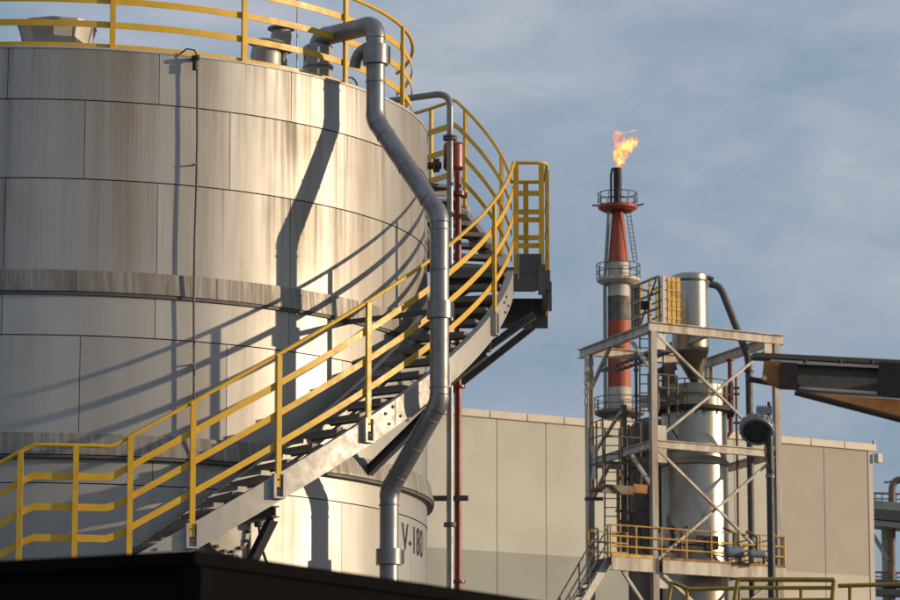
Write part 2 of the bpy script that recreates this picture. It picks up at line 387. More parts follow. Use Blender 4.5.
# wind rings: sheet bands with a lip, in curved lengths
def ring(z0, z1, Rt, Rb, name, base, seg=20.0):
    src = None
    g = MB(); g.lathe([(TR - 0.015, z0 - 0.035), (Rb, z0 - 0.03), (Rb, z0), (Rt, z1), (TR - 0.015, z1 + 0.012)], (TX, TY, 0), 8, a0=0.04, a1=seg - 0.04)
    g.add([cyl(0.04, TR - 0.015, z0 - 0.035), cyl(0.04, Rb, z0 - 0.03), cyl(0.04, Rb, z0), cyl(0.04, Rt, z1), cyl(0.04, TR - 0.015, z1 + 0.012)], [(0, 1, 2, 3, 4)])
    src = g.build(name, M_BAND, tank); src.rotation_euler = (0, 0, rad(base))
    for k in range(1, int(360 / seg)): copyob(src, tank, rotation_euler=(0, 0, rad(base + k * seg)))
ring(8.665, 8.865, TR + 0.035, TR + 0.045, 'ring_band', 9.2)
ring(6.90, 7.10, TR + 0.04, TR + 0.085, 'skirt_band', 5.0)
# dark rings put in for the dark gap below each band
MB().lathe([(TR, 8.60), (TR + 0.03, 8.60), (TR + 0.03, 8.632), (TR, 8.632)], (TX, TY, 0), 120).build('dark_gap_ring', M_DARKST, tank)
MB().lathe([(TR, 6.83), (TR + 0.075, 6.835), (TR + 0.075, 6.862), (TR, 6.862)], (TX, TY, 0), 120).build('dark_gap_ring', M_DARKST, tank)
MB().lathe([(0.02, ZT + 0.45), (TR - 0.05, ZT + 0.0), (TR + 0.01, ZT + 0.004), (TR + 0.012, ZT - 0.02), (TR - 0.02, ZT - 0.03)], (TX, TY, 0), 120).build('roof', M_ROOF, tank)
MB().lathe([(TR + 0.25, 0.0), (TR + 0.25, 0.35), (TR - 0.1, 0.36)], (TX, TY, 0), 96).build('foundation', M_GALV, tank)
# lettering on the shell
def lettering():
    cu = bpy.data.curves.new('tmp', 'FONT'); cu.body = 'V-180'; cu.size = 0.46; cu.space_character = 1.12
    ob = bpy.data.objects.new('tmp', cu); COL.objects.link(ob)
    bpy.context.view_layer.update()
    me = bpy.data.meshes.new_from_object(ob.evaluated_get(bpy.context.evaluated_depsgraph_get()))
    bpy.data.objects.remove(ob)
    a0, z0 = 69.6, 6.17
    for v in me.vertices:
        th = a0 + degrees(v.co.x * 0.74 / TR); p = cyl(th, TR + 0.009, z0 + v.co.y)
        v.co = p - Vector((TX, TY, 0))
    me.materials.clear(); me.materials.append(M_LETTER)
    o = bpy.data.objects.new('lettering', me); COL.objects.link(o); o.parent = tank; o['label'] = 'black stencilled code on the shell'; ALL.append(o)
lettering()

# ------------------------------------------------------------------ helical staircase
stair = thing('spiral_staircase', (TX, TY, 0), 'steel staircase with yellow handrails curving up around the silver tank', 'staircase')
RO = 5.50
def zrail1(t):
    if t < 4.25: return 6.83 - (4.25 - t) * 0.0565
    if t < 12.8: return 6.83
    return 6.83 + (t - 12.8) * 0.0567
ZL2 = zrail1(84.3)                         # 10.88
def zrail2(t):
    if t < 119.6: return ZL2 + (t - 95.7) * (12.42 - ZL2) / 23.9
    return 12.42
T0 = -22.0
for k, (off, r, h) in enumerate(((0, 0.022, 0), (0.32, 0, 0.075), (0.64, 0, 0.075), (0.96, 0, 0.075))):
    for (a0, a1, zf) in ((T0, 84.3, zrail1), (95.7, 136, zrail2)):
        if k == 0:
            n = 120 if a1 < 90 else 40
            MB().tube([cyl(a0 + (a1 - a0) * i / n, RO, zf(a0 + (a1 - a0) * i / n)) for i in range(n + 1)], r, 10).build('handrail', M_YEL, stair)
        else:
            MB().arcbar(a0, a1, RO - 0.012, RO - 0.002, lambda t: zf(t) - off, h, n=96 if a1 < 90 else 30).build('rail', M_YEL, stair)
def post(th, zf, top=0.0, w=0.058, z0=1.42, R=RO, sock=True):
    M = Matrix.Rotation(rad(th), 3, 'Z'); zt = zf(th) - 0.015 - top; zb = zf(th) - z0
    p = cyl(th, R + 0.02, (zt + zb) / 2)
    po = MB().box(p, (w, 0.036, zt - zb), M).build('post', M_YEL, stair)
    if sock:
        g = MB(); zs = zf(th) - 1.28; zl = zf(th) - 1.52
        c = cyl(th, R + 0.022, 0)
        for s in (-1, 1):
            g.box(cyl(th, R + 0.03, (zs + zl) / 2) + M @ Vector((s * 0.055, 0, 0)), (0.03, 0.06, zs - zl), M)
        g.box(cyl(th, R + 0.03, zl - 0.012) , (0.14, 0.06, 0.02), M)
        g.build('post_socket', M_GALV, po)
        for dz_ in (0.06, 0.18):
            MB().lathe([(0.0005, 0.012), (0.011, 0.012), (0.012, 0.0)], cyl(th, R + 0.040, zs - dz_), 6, axis=(sin(rad(th)), -cos(rad(th)), 0)).build('bolt', M_DARKST, po)
P1 = [-16, -9, -3.0, 3.07, 8.97, 14.82, 21.72, 31.85, 44.08, 57.6, 71.3]
for t in P1: post(t, zrail1, sock=t > 12)
for t in (104.0, 117.1, 125.8, 134): post(t, zrail2)
# stringers: channel sections
def channel(a0, a1, R, inward, zf, top, bot, mat=M_GALV, n=None):
    n = n or int((a1 - a0) / 1.2) + 2
    def strip(r0, r1, zt, zb):
        g = MB(); path = []
        for i in range(n + 1):
            t = a0 + (a1 - a0) * i / n; z = zf(t)
            path.append([cyl(t, r0, z - zb), cyl(t, r1, z - zb), cyl(t, r1, z - zt), cyl(t, r0, z - zt)])
        return path
    g = MB(); w = 0.012; fl = 0.07 * inward
    g.sweep(strip(R, R + w, top, bot))
    g.sweep(strip(*sorted((R + (0 if inward < 0 else w), R + fl)), top, top + 0.012))
    g.sweep(strip(*sorted((R + (0 if inward < 0 else w), R + fl)), bot - 0.012, bot))
    g.build('stringer', mat, stair)
for a0, a1 in ((T0, 4.0), (4.02, 13.2), (13.22, 48.6), (48.62, 78.0), (78.02, 84.3)): channel(a0, a1, RO - 0.012, -1, zrail1, 1.28, 1.58)
channel(95.7, 119.6, RO - 0.012, -1, zrail2, 1.28, 1.58); channel(119.62, 136, RO - 0.012, -1, zrail2, 1.28, 1.58)
RI = 4.63
channel(T0, 84.3, RI, 1, zrail1, 1.20, 1.50, M_GALV); channel(95.7, 136, RI, 1, zrail2, 1.20, 1.50, M_GALV)
# treads
def tread(th, z, wdeg=3.05):
    g = MB(); n = 2; R0, R1 = RI + 0.075, RO - 0.085
    def sec(t, h0, h1): return [cyl(t, R0, z - h0), cyl(t, R1, z - h0), cyl(t, R1, z - h1), cyl(t, R0, z - h1)]
    g.sweep([sec(th - wdeg / 2, 0.0 + 0.035, 0), sec(th + wdeg / 2, 0.035, 0)], False)
    g.sweep([sec(th - wdeg / 2, 0.052, 0.0345), sec(th - wdeg / 2 + 0.12, 0.052, 0.0345)], False)
    g.sweep([sec(th + wdeg / 2 - 0.12, 0.052, 0.0345), sec(th + wdeg / 2, 0.052, 0.0345)], False)
    g.build('tread', M_TREAD, stair)
nst = 21; dth = (84.3 - 12.8) / nst
for i in range(nst): tread(12.8 + dth * (i + 0.5), zrail1(12.8 + dth * (i + 0.5)) - 1.27, dth * 0.80)
for i in range(7): tread(4.0 - dth * (i + 0.5), zrail1(4.0 - dth * (i + 0.5)) - 1.27, dth * 0.80)
nst = 8; dth = (119.6 - 95.7) / nst
for i in range(nst): tread(95.7 + dth * (i + 0.5), zrail2(95.7 + dth * (i + 0.5)) - 1.27, dth * 0.80)
def deck(a0, a1, z, R0=RI, R1=RO - 0.015):
    g = MB(); g.arcbar(a0, a1, R0, R1, lambda t: z - 0.02, 0.04, n=8)
    for k in range(5):
        t = a0 + (a1 - a0) * (k + 0.5) / 5; g.bar(cyl(t, R0 + 0.03, z - 0.08), cyl(t, R1 - 0.03, z - 0.08), 0.05, 0.08)
    g.build('landing_grating', M_TREAD, stair)
deck(4.1, 12.7, 6.83 - 1.24); deck(119.7, 135.5, 12.42 - 1.12, TR + 0.02)
# mid landing box on the right
ZD = ZL2 - 1.26
yc = TY
def lp(dx, dy, z): return Vector((TX + dx, TY + dy, z))
g = MB(); g.box(lp(5.2, 0.0, ZD - 0.02), (1.14, 1.10, 0.04))
for k in range(5): g.box(lp(5.2, -0.44 + k * 0.22, ZD - 0.075), (1.10, 0.05, 0.07))
g.build('landing_grating', M_TREAD, stair)
g = MB()
g.bar(lp(4.62, -0.56, ZD - 0.16), lp(5.90, -0.56, ZD - 0.16), 0.05, 0.24); g.build('landing_beam', M_DARKST, stair)
g = MB(); g.bar(lp(4.62, 0.56, ZD - 0.36), lp(5.90, 0.56, ZD - 0.36), 0.05, 0.36); g.build('landing_beam', M_DARKST, stair)
g = MB(); g.bar(lp(5.86, -0.53, ZD - 0.20), lp(5.86, 0.53, ZD - 0.20), 0.06, 0.30); g.build('landing_beam', M_DARKST, stair)
# kick box between the two rails (grey plate with pale edges)
g = MB(); g.box(lp(5.66, -0.585, ZD + 0.045), (0.30, 0.012, 0.22)); g.build('kick_plate', M_DARKST, stair)
for dx in (5.525, 5.80): MB().box(lp(dx, -0.595, ZD - 0.0), (0.014, 0.02, 0.30)).build('plate_edging', M_GALV, stair)
# landing handrail: out, along, back in
def lrail(z, r, flat=False):
    pts = [lp(5.50, -0.55, z), lp(5.76, -0.55, z), lp(5.84, -0.52, z), lp(5.87, -0.44, z), lp(5.87, 0.44, z), lp(5.84, 0.52, z), lp(5.76, 0.55, z), lp(5.52, 0.55, z)]
    if not flat: MB().tube(pts, r, 10).build('handrail', M_YEL, stair)
    else:
        g = MB()
        g.bar(pts[0], pts[1] + Vector((0.06, 0, 0)), 0.012, 0.06); g.bar(pts[3] + Vector((0, -0.07, 0)), pts[4] + Vector((0, 0.07, 0)), 0.012, 0.06)
        g.bar(pts[6] + Vector((0.06, 0, 0)), pts[7], 0.012, 0.06); g.build('rail', M_YEL, stair)
lrail(ZL2, 0.022)
for off in (0.37, 0.69, 1.0): lrail(ZL2 - off, 0, True)
for dx, dy, zb in ((5.50, -0.57, 0.10), (5.80, -0.57, 0.30), (5.885, 0.50, 0.42), (5.64, 0.56, 0.0), (5.885, -0.2, 0.36)):
    MB().box(lp(dx, dy, (ZL2 + ZD - zb) / 2 + 0.0), (0.062 if dx < 5.85 else 0.03, 0.04 if dx < 5.85 else 0.062, ZL2 - ZD + zb - 0.03)).build('post', M_YEL, stair)
for dx, dy in ((5.80, -0.60), (5.905, 0.50)):
    MB().box(lp(dx, dy, ZD - 0.16), (0.085, 0.03, 0.36)).build('post_socket', M_DARKST, stair)
# brackets under the flights
def bracket(th, zf, drop=1.05, R1=RO - 0.03, off=1.60, mat=M_DARKST):
    z = zf(th) - off; M = Matrix.Rotation(rad(th), 3, 'Z')
    g = MB(); g.hbeam(cyl(th, TR, z - 0.07), cyl(th, R1, z - 0.07), 0.09, 0.12, 0.012)
    g.hbeam(cyl(th, TR + 0.02, z - drop), cyl(th, R1 - 0.06, z - 0.14), 0.09, 0.10, 0.012)
    g.bar(cyl(th, TR + 0.012, z - drop + 0.08), cyl(th, TR + 0.012, z - drop - 0.08), 0.12, 0.016, M @ Vector((0, 1, 0)))
    g.build('bracket', mat, stair)
bracket(31.85, zrail1, 1.0); bracket(57.6, zrail1, 0.85); bracket(71.3, zrail1, 0.8)
bracket(14.0, zrail1); bracket(4.0, zrail1); bracket(108, zrail2, 0.9); bracket(121, zrail2, 0.9)
for dy, pz, dz in ((-0.48, at(458, 377, TY - 0.5).z, 0.22), (0.5, at(458, 397, TY + 0.5).z, 0.53)):
    MB().hbeam(lp(4.50, dy * 0.9, pz - 0.12), lp(5.72, dy, ZD - dz if dy > 0 else at(540, 314, TY - 0.5).z), 0.07, 0.085, 0.012).build('strut', M_DARKST, stair)
# splice bolts
def bolts(th, zf):
    for da, dz in ((-1.6, 1.36), (-0.4, 1.34), (-1.0, 1.50), (0.9, 1.50)):
        t = th + da; p = cyl(t, RO, zf(t) - dz); n = Vector((sin(rad(t)), -cos(rad(t)), 0))
        MB().lathe([(0.0005, 0.016), (0.016, 0.016), (0.018, 0.0)], p, 6, axis=n).build('bolt', M_DARKST, stair)
bolts(48.6, zrail1); bolts(18.2, zrail1); bolts(77.8, zrail1)
for t0 in (48.6, 78.0):
    MB().arcbar(t0 - 0.05, t0 + 0.05, RO, RO + 0.002, lambda t: zrail1(t) - 1.43, 0.28, n=1).build('splice_joint', M_SEAM, stair)

# ------------------------------------------------------------------ railing on the tank roof
tr = thing('roof_railing', (TX, TY, ZT), 'yellow safety railing running round the roof edge of the tank', 'railing')
RR = 4.27
for k, off in enumerate((0.05, 0.31, 0.58, 0.84)):
    MB().arcbar(-172, 108, RR - 0.012, RR - 0.002, lambda t: ZT + off, 0.07 if k else 0.085, n=130).build('rail', M_YEL, tr)
    MB().arcbar(124, 186, RR - 0.012, RR - 0.002, lambda t: ZT + off, 0.07 if k else 0.085, n=24).build('rail', M_YEL, tr)
pts = [cyl(-172 + 280 * i / 160, RR, ZT + 1.10) for i in range(161)]
MB().tube(pts, 0.022, 10).build('handrail', M_YEL, tr)
MB().tube([cyl(124 + 62 * i / 30, RR, ZT + 1.10) for i in range(31)], 0.022, 10).build('handrail', M_YEL, tr)
posts = [onaxis(112, 50, RR)[0], onaxis(243, 60, RR)[0], onaxis(344, 80, RR)[0], onaxis(401, 60, RR)[0], 106.0, 126, 146, 166, -174, -154, -134, -114, -94, -74, -54, -36, -10]
for t in posts:
    MB().box(cyl(t, RR + 0.02, ZT + 0.535), (0.058, 0.036, 1.10), Matrix.Rotation(rad(t), 3, 'Z')).build('post', M_YEL, tr)

# ------------------------------------------------------------------ big jacketed downpipe
dp = thing('downpipe', cyl(53, 5.06, 0), 'thick grey jacketed pipe bending over the roof edge and stepping out over the stairs', 'pipe')
A = 53.2
PR = 0.105
def arc(p0, pc, p1, n=6):        # rounded corner through control point
    return [p0.lerp(pc, t).lerp(pc.lerp(p1, t), t) for t in [i / n for i in range(n + 1)]]
def dpt(R, z): return cyl(A, R, z)
v1t, v1b = dpt(4.85, 11.95), dpt(4.85, 10.86)
o1, o2 = dpt(5.75, 9.66), dpt(5.75, 7.58)
l1, l2 = dpt(5.06, 6.66), dpt(5.06, 0.3)
ba, bz = onaxis(318, 60, 3.95); boxp = cyl(ba, 3.95, 0)
bt = Vector((boxp.x, boxp.y, 11.93))
hA = bt + Vector((0.0, 0.0, 0.0)); top = Vector((v1t.x, v1t.y, 12.10))
d = (top - hA).normalized()
def pipe(name, pts, r=PR, mat=M_PIPE, n=24, caps=True): return MB().tube(pts, r, n, caps).build(name, mat, dp)
hs = hA + Vector((0, 0, 0.03)) + Vector((d.x, d.y, 0)).normalized() * 0.16
hz = Vector((0, 0, 0.10))
he = Vector((v1t.x, v1t.y, 11.965)) - Vector((d.x, d.y, 0)).normalized() * 0.17
pipe('elbow', arc(hA - Vector((0, 0, 0.12)), Vector((hA.x, hA.y, hs.z + 0.01)), hs, 7), PR + 0.004)
pipe('pipe_section', [hs, he])
corner = Vector((v1t.x, v1t.y, 11.975))
pipe('elbow', arc(he, corner, Vector((v1t.x, v1t.y, 11.80)), 7), PR + 0.006)
def bend(pa, pc, pb, r, ln=0.085):
    a = pc + (pa - pc).normalized() * ln; b = pc + (pb - pc).normalized() * ln
    pipe('elbow', arc(a, pc, b, 3), r + 0.005)
    return a, b
m1, m2 = v1b, o1
a1_, b1_ = bend(v1t, v1b, o1, PR)
pipe('pipe_section', [Vector((v1t.x, v1t.y, 11.80)), a1_])
a2_, b2_ = bend(v1b, o1, o2, PR)
a3_, b3_ = bend(o1, o2, l1, PR)
a4_, b4_ = bend(o2, l1, l2, PR)
pipe('pipe_section', [b1_, a2_]); pipe('pipe_section', [b2_, a3_]); pipe('pipe_section', [b3_, a4_]); pipe('pipe_section', [b4_, l2])
for (R, z, h, r) in ((4.85, 11.61, 0.22, PR + 0.04), (5.75, 8.60, 0.19, PR + 0.034), (5.06, 5.93, 0.17, PR + 0.04)):
    c = dpt(R, z)
    clr = MB().lathe([(PR, -h / 2), (r, -h / 2), (r, h / 2), (PR, h / 2)], c, 28).build('collar', M_PIPE, dp)
    MB().box(c + Vector((r + 0.012, -0.01, 0)), (0.022, 0.02, h * 0.9)).build('clamp_lug', M_GALV, clr)
for R, z in ((5.75, 9.50), (5.75, 9.05), (5.75, 7.74), (5.06, 6.5), (4.85, 11.3)):
    MB().lathe([(PR, -0.012), (PR + 0.008, -0.008), (PR + 0.008, 0.008), (PR, 0.012)], dpt(R, z), 24).build('seam_band', M_PIPEDK, dp)
MB().tube(arc(Vector((v1t.x - 0.03, v1t.y + 0.05, 11.72)), Vector((v1t.x - 0.22, v1t.y + 0.12, 11.72)), Vector((v1t.x - 0.24, v1t.y + 0.16, 11.50)), 5), 0.065, 14).build('branch', M_PIPE, dp)
# standoff arms to the shell
for R, z in ((5.75, 8.60), (5.06, 4.2), (5.06, 2.2)):
    MB().bar(dpt(TR, z), dpt(R - PR, z), 0.05, 0.05).build('standoff', M_DARKST, dp)
for f in (0.12, 0.5, 0.88):
    for p0_, p1_ in ((b1_, a2_), (b3_, a4_)):
        q_ = p0_.lerp(p1_, f); MB().lathe([(PR, -0.010), (PR + 0.006, -0.007), (PR + 0.006, 0.007), (PR, 0.010)], q_, 24, axis=(p1_ - p0_).normalized()).build('seam_band', M_PIPEDK, dp)
# housing the pipe starts from
hx = thing('roof_housing', (boxp.x, boxp.y, ZT + 0.03), 'grey box nozzle housing on the tank roof under the pipe elbow', 'housing')
g = MB(); g.lathe([(0.165, 0.0), (0.165, 0.18), (0.168, 0.19), (0.168, 0.50), (0.10, 0.53)], (boxp.x, boxp.y, ZT + 0.03), 8, smooth=False); g.build('casing', M_GALV, hx)
MB().lathe([(0.165, 0), (0.178, 0.002), (0.178, 0.022), (0.165, 0.024)], (boxp.x, boxp.y, ZT + 0.27), 8, smooth=False).build('joint_strip', M_PIPEDK, hx)
for k in range(4):
    a = rad(22.5 + 90 * k); MB().box((boxp.x + 0.158 * sin(a), boxp.y - 0.158 * cos(a), ZT + 0.42), (0.02, 0.02, 0.14)).build('corner_strip', M_PIPEDK, hx)

# ------------------------------------------------------------------ things on the roof
def roofpt(px, py, R):
    a, z = onaxis(px, py, R); return cyl(a, R, ZT + 0.02 + (TR - R) * 0.1)
# tapered hatch at the left
p = roofpt(57, 40, 3.7)
h = thing('vent_hood', p, 'wide tapered sheet metal hood on the tank roof, far left', 'vent')
g = MB(); g.lathe([(0.35, -0.02), (0.43, 0.30), (0.435, 0.31), (0.06, 0.36)], p, 10, smooth=False); g.build('hood', M_ROOF, h)
for k in range(10):
    a = rad(36 * k); c0 = p + Vector((0.352 * sin(a), -0.352 * cos(a), 0)); c1 = p + Vector((0.434 * sin(a), -0.434 * cos(a), 0.30))
    MB().bar(c0, c1, 0.018, 0.012, Vector((sin(a), -cos(a), 0))).build('rib', M_ROOF, h)
MB().lathe([(0.43, 0.29), (0.45, 0.29), (0.45, 0.32), (0.43, 0.32)], p, 10, smooth=False).build('rim', M_GALV, h)
def vent(px, py, R, kind, label):
    p = roofpt(px, py, R) + Vector((0, 0, 0.0 if kind == 0 else 0.13))
    v = thing('relief_vent', p, label, 'vent', 'relief vents on the tank roof')
    if kind == 0:
        H = 0.50
        MB().lathe([(0.07, -0.05), (0.07, H - 0.18), (0.105, H - 0.15), (0.12, H - 0.02), (0.10, H + 0.05)], p, 20).build('body', M_GALV, v)
        MB().lathe([(0.10, 0), (0.155, 0.0), (0.155, 0.02), (0.0, 0.03)], p + Vector((0, 0, H + 0.05)), 24).build('flange', M_PIPEDK, v)
        MB().tube([p + Vector((0, 0, H + 0.07)), p + Vector((0, 0, H + 0.14))], 0.012, 8).build('stem', M_PIPEDK, v)
        MB().lathe([(0.07, 0.0), (0.13, 0), (0.13, 0.018), (0.07, 0.018)], p + Vector((0, 0, H - 0.21)), 20).build('base_flange', M_PIPEDK, v)
    else:
        MB().lathe([(0.165, -0.16), (0.175, 0.05), (0.165, 0.12), (0.14, 0.18)], p, 24).build('body', M_GALV, v)
        MB().lathe([(0.14, 0), (0.20, 0.0), (0.195, 0.02), (0.0, 0.035)], p + Vector((0, 0, 0.18)), 24).build('flange', M_PIPEDK, v)
        MB().tube([p + Vector((0.19, 0, -0.02)), p + Vector((0.19, 0, 0.13)), p + Vector((0.23, 0, 0.15))], 0.02, 8).build('stem', M_PIPEDK, v)
vent(281, 50, 3.9, 0, 'upper narrow relief vent with round flange on the tank roof')
vent(266, 58, 4.05, 1, 'lower squat relief vent with wide cap, beside the taller one on the roof')
# small valve assembly right of the housing
p = roofpt(352, 72, 3.9)
v = thing('gate_valve', p, 'small dark valve with hose on the roof between the housing and the railing post', 'valve')
MB().lathe([(0.05, 0), (0.07, 0.05), (0.07, 0.12), (0.04, 0.18)], p, 14).build('body', M_DARKST, v)
MB().tube([p + Vector((-0.10, 0, 0.16)), p + Vector((-0.03, 0, 0.20)), p + Vector((0.04, 0, 0.10)), p + Vector((0.12, 0, -0.02))], 0.022, 8).build('hose', M_BLACK, v)
MB().lathe([(0.075, 0), (0.085, 0.0), (0.085, 0.02), (0.075, 0.02)], p + Vector((-0.02, 0, 0.20)), 14, axis=(0.5, -1, 0.3)).build('handwheel', M_DARKST, v)
# thin rod
p = roofpt(297, 50, 3.2)
g = MB(); g.tube([p, p + Vector((0, 0, 1.6))], 0.009, 6)
g.m = 1; g.lathe([(0.03, -0.1), (0.03, 0.02), (0.009, 0.05)], p, 8)
tag(g.build('lightning_rod', [M_GALV, M_PIPEDK]), 'thin upright rod standing on the roof behind the relief vents', 'rod')

# conduit down the shell
ca = 25.6
c = thing('cable_conduit', cyl(ca, TR + 0.10, 0), 'thin dark cable conduit running down the tank face from a black bracket', 'conduit')
g = MB(); g.tube([cyl(ca, TR + 0.10, ZT - 0.03)] + [cyl(ca + 0.12 * sin(i * 1.3), TR + 0.10, ZT - 0.3 - i * 0.6) for i in range(18)], 0.0125, 8); g.build('tube', M_DARKST, c)
MB().tube([cyl(ca, TR + 0.10, ZT - 0.05), cyl(ca - 0.4, TR + 0.10, ZT + 0.03), cyl(ca - 1.4, TR + 0.06, ZT + 0.05), cyl(ca - 2.3, TR + 0.02, ZT - 0.01)], 0.009, 6).build('cable_loop', M_BLACK, c)
g = MB(); g.bar(cyl(ca - 0.2, TR - 0.02, ZT - 0.05), cyl(ca - 0.2, TR + 0.16, ZT - 0.05), 0.03, 0.04); g.build('bracket_arm', M_BLACK, c)
g = MB(); g.lathe([(0.0, 0.1), (0.03, 0.1), (0.03, 0.0), (0.0, 0.0)], cyl(ca - 0.35, TR + 0.10, ZT - 0.19), 10); g.box(cyl(ca - 0.3, TR + 0.10, ZT - 0.055), (0.075, 0.05, 0.05), Matrix.Rotation(rad(ca), 3, 'Z')); g.build('junction_box', M_BLACK, c)
for z in (10.1, 7.9): MB().box(cyl(ca, TR + 0.055, z), (0.028, 0.11, 0.014), Matrix.Rotation(rad(ca), 3, 'Z')).build('clip', M_GALV, c)

# ------------------------------------------------------------------ foam line at the right edge
RPX = 4.93
def edge(px, py): # point on the plane y = TY (right extremity)
    return at(px, py, TY - 0.15)
gp = thing('vent_pipe', at(451, 590, TY - 0.2), 'slim grey pipe from the tank roof bending down the right edge beside the red one', 'pipe')
tp = at(450, 94, TY - 0.2); xg = tp.x; yg = tp.y
s0 = Vector((TX + 4.0, yg + 0.35, tp.z))
path = [s0, Vector((xg - 0.16, yg + 0.02, tp.z))] + arc(Vector((xg - 0.15, yg + 0.02, tp.z)), Vector((xg, yg, tp.z)), Vector((xg, yg, tp.z - 0.15)), 6)
g = MB(); g.tube(path, 0.040, 14); g.build('elbow', M_PIPEDK, gp)
g = MB(); g.tube([Vector((xg, yg, tp.z - 0.15)), Vector((xg, yg, 0.2))], 0.040, 14); g.build('tube', M_PIPE, gp)
zf = at(451, 140, TY - 0.2).z
for k in (0, 1): MB().lathe([(0.04, 0), (0.085, 0), (0.085, 0.022), (0.04, 0.022)], (xg, yg, zf + k * 0.03), 18).build('flange', M_DARKST, gp)
MB().lathe([(0.04, 0), (0.075, 0), (0.075, 0.05), (0.04, 0.05)], (xg, yg, at(450, 527, TY - 0.2).z), 18).build('collar', M_DARKST, gp)
xr = at(458, 300, TY - 0.05).x; yr = TY - 0.0
rp = thing('foam_pipe', (xr, yr, 0), 'dark red fire pipe standing along the tank edge below the foam chamber', 'pipe')
MB().tube([(xr, yr, 0.2), (xr, yr, at(458, 172, TY).z)], 0.042, 14).build('tube', M_RED, rp)
MB().lathe([(0.04, 0), (0.085, 0), (0.085, 0.03), (0.04, 0.03)], (xr, yr, at(458, 388, TY).z), 18).build('flange', M_RED, rp)
MB().lathe([(0.04, 0), (0.085, 0), (0.085, 0.03), (0.04, 0.03)], (xr, yr, at(458, 583, TY).z), 18).build('flange', M_RED, rp)
MB().lathe([(0.04, 0), (0.09, 0), (0.09, 0.05), (0.04, 0.05)], (xr, yr, at(458, 196, TY).z), 12).build('flange', M_RED, rp)
g = MB(); z = at(450, 499, TY).z; g.bar((TX + TR + 0.06, TY - 0.05, z), (xr + 0.12, TY - 0.07, z), 0.05, 0.06); g.build('pipe_bracket', M_DARKST, rp)
fc = thing('foam_chamber', (xr - 0.02, yr + 0.05, at(454, 170, TY).z), 'red foam chamber drum with flanged inlet at the tank rim', 'foam chamber')
z0, z1 = at(454, 168, TY).z, at(454, 142, TY).z
MB().lathe([(0.0, z0), (0.115, z0), (0.125, z0 + 0.02), (0.125, z1 - 0.03), (0.115, z1), (0.0, z1)], (xr - 0.05, yr + 0.08, 0), 28).build('drum', M_RED, fc)
zc = at(440, 164, TY).z
MB().tube([(TX + TR - 0.05, yr + 0.1, zc), (xr - 0.20, yr + 0.08, zc)], 0.045, 14).build('inlet', M_DARKST, fc)
for dx in (-0.29, -0.25): 
    flg = MB().lathe([(0.0, 0), (0.09, 0), (0.09, 0.022), (0.0, 0.022)], (xr + dx, yr + 0.08, zc), 16, axis=(1, 0, 0)).build('flange', M_DARKST if dx < -0.27 else M_RED, fc)
    for k in range(6):
        a = k * pi / 3; MB().tube([(xr + dx - 0.01, yr + 0.08 + 0.07 * cos(a), zc + 0.07 * sin(a)), (xr + dx + 0.03, yr + 0.08 + 0.07 * cos(a), zc + 0.07 * sin(a))], 0.012, 6).build('bolt', M_DARKST, flg)
MB().box((xr + 0.06, yr + 0.02, at(460, 195, TY).z), (0.10, 0.1, 0.05)).build('mounting_lug', M_BROWN, fc)
# flanged joint lower
z = at(445, 204, TY).z
fj = thing('side_nozzle', (TX + TR, TY, z), 'small dark flanged nozzle on the tank edge just below the red drum', 'nozzle')
MB().tube([(TX + TR - 0.03, TY + 0.05, z), (xr - 0.03, TY + 0.05, z)], 0.05, 12).build('stub', M_DARKST, fj)
MB().lathe([(0, 0), (0.1, 0), (0.1, 0.03), (0, 0.03)], (TX + TR + 0.09, TY + 0.05, z), 16, axis=(1, 0, 0)).build('flange', M_DARKST, fj)

# ------------------------------------------------------------------ fittings under the stair, low on the shell
def wallthing(name, px, py, label, cat):
    a, z = onaxis(px, py, TR); return a, z, thing(name, cyl(a, TR, z), label, cat)
a, z, mh = wallthing('manway_cover', 222, 532, 'round bolted manway cover tilted under the stair stringer, partly hidden by the dark box', 'manway')
n = Vector((sin(rad(a)), -cos(rad(a)), 0)); p = cyl(a, TR, z)
MB().lathe([(0.20, 0), (0.20, 0.10)], p, 28, axis=n).build('neck', M_GALV, mh)
MB().lathe([(0.2, 0.10), (0.26, 0.10), (0.26, 0.15), (0.0, 0.16)], p, 28, axis=n).build('cover', M_GALV, mh)
tq = n.cross(Vector((0, 0, 1)))
for k in range(14):
    b = 2 * pi * k / 14; q = p + n * 0.15 + (tq * cos(b) + Vector((0, 0, 1)) * sin(b)) * 0.23
    MB().lathe([(0.0, 0.035), (0.02, 0.035), (0.022, 0.0)], q, 6, axis=n).build('bolt', M_RUST if k % 3 == 0 else M_DARKST, mh)
a, z, vv = wallthing('drain_valve', 247, 520, 'small dark valve with handwheel and hose on the shell beside the diagonal strut', 'valve')
n = Vector((sin(rad(a)), -cos(rad(a)), 0)); p = cyl(a, TR, z); tq = n.cross(Vector((0, 0, 1)))
MB().tube([p, p + n * 0.22], 0.035, 12).build('stub', M_DARKST, vv)
for d0 in (0.10, 0.20): MB().lathe([(0.0, 0), (0.07, 0), (0.07, 0.02), (0, 0.02)], p + n * d0, 14, axis=n).build('flange', M_GALV, vv)
MB().tube([p + n * 0.25 + Vector((0, 0, -0.10)), p + n * 0.25, p + n * 0.25 + Vector((0, 0, 0.12))], [0.05, 0.06, 0.025], 10).build('body', M_DARKST, vv)
g = MB(); c0 = p + n * 0.25 + Vector((0, 0, 0.10))
g.tube([c0 + (tq * cos(b) + n * sin(b)) * 0.09 for b in [2 * pi * i / 16 for i in range(17)]], 0.010, 6, False)
for k in range(3): b = pi * k / 3; g.tube([c0 - (tq * cos(b) + n * sin(b)) * 0.09, c0 + (tq * cos(b) + n * sin(b)) * 0.09], 0.007, 5)
g.build('handwheel', M_GALV, vv)
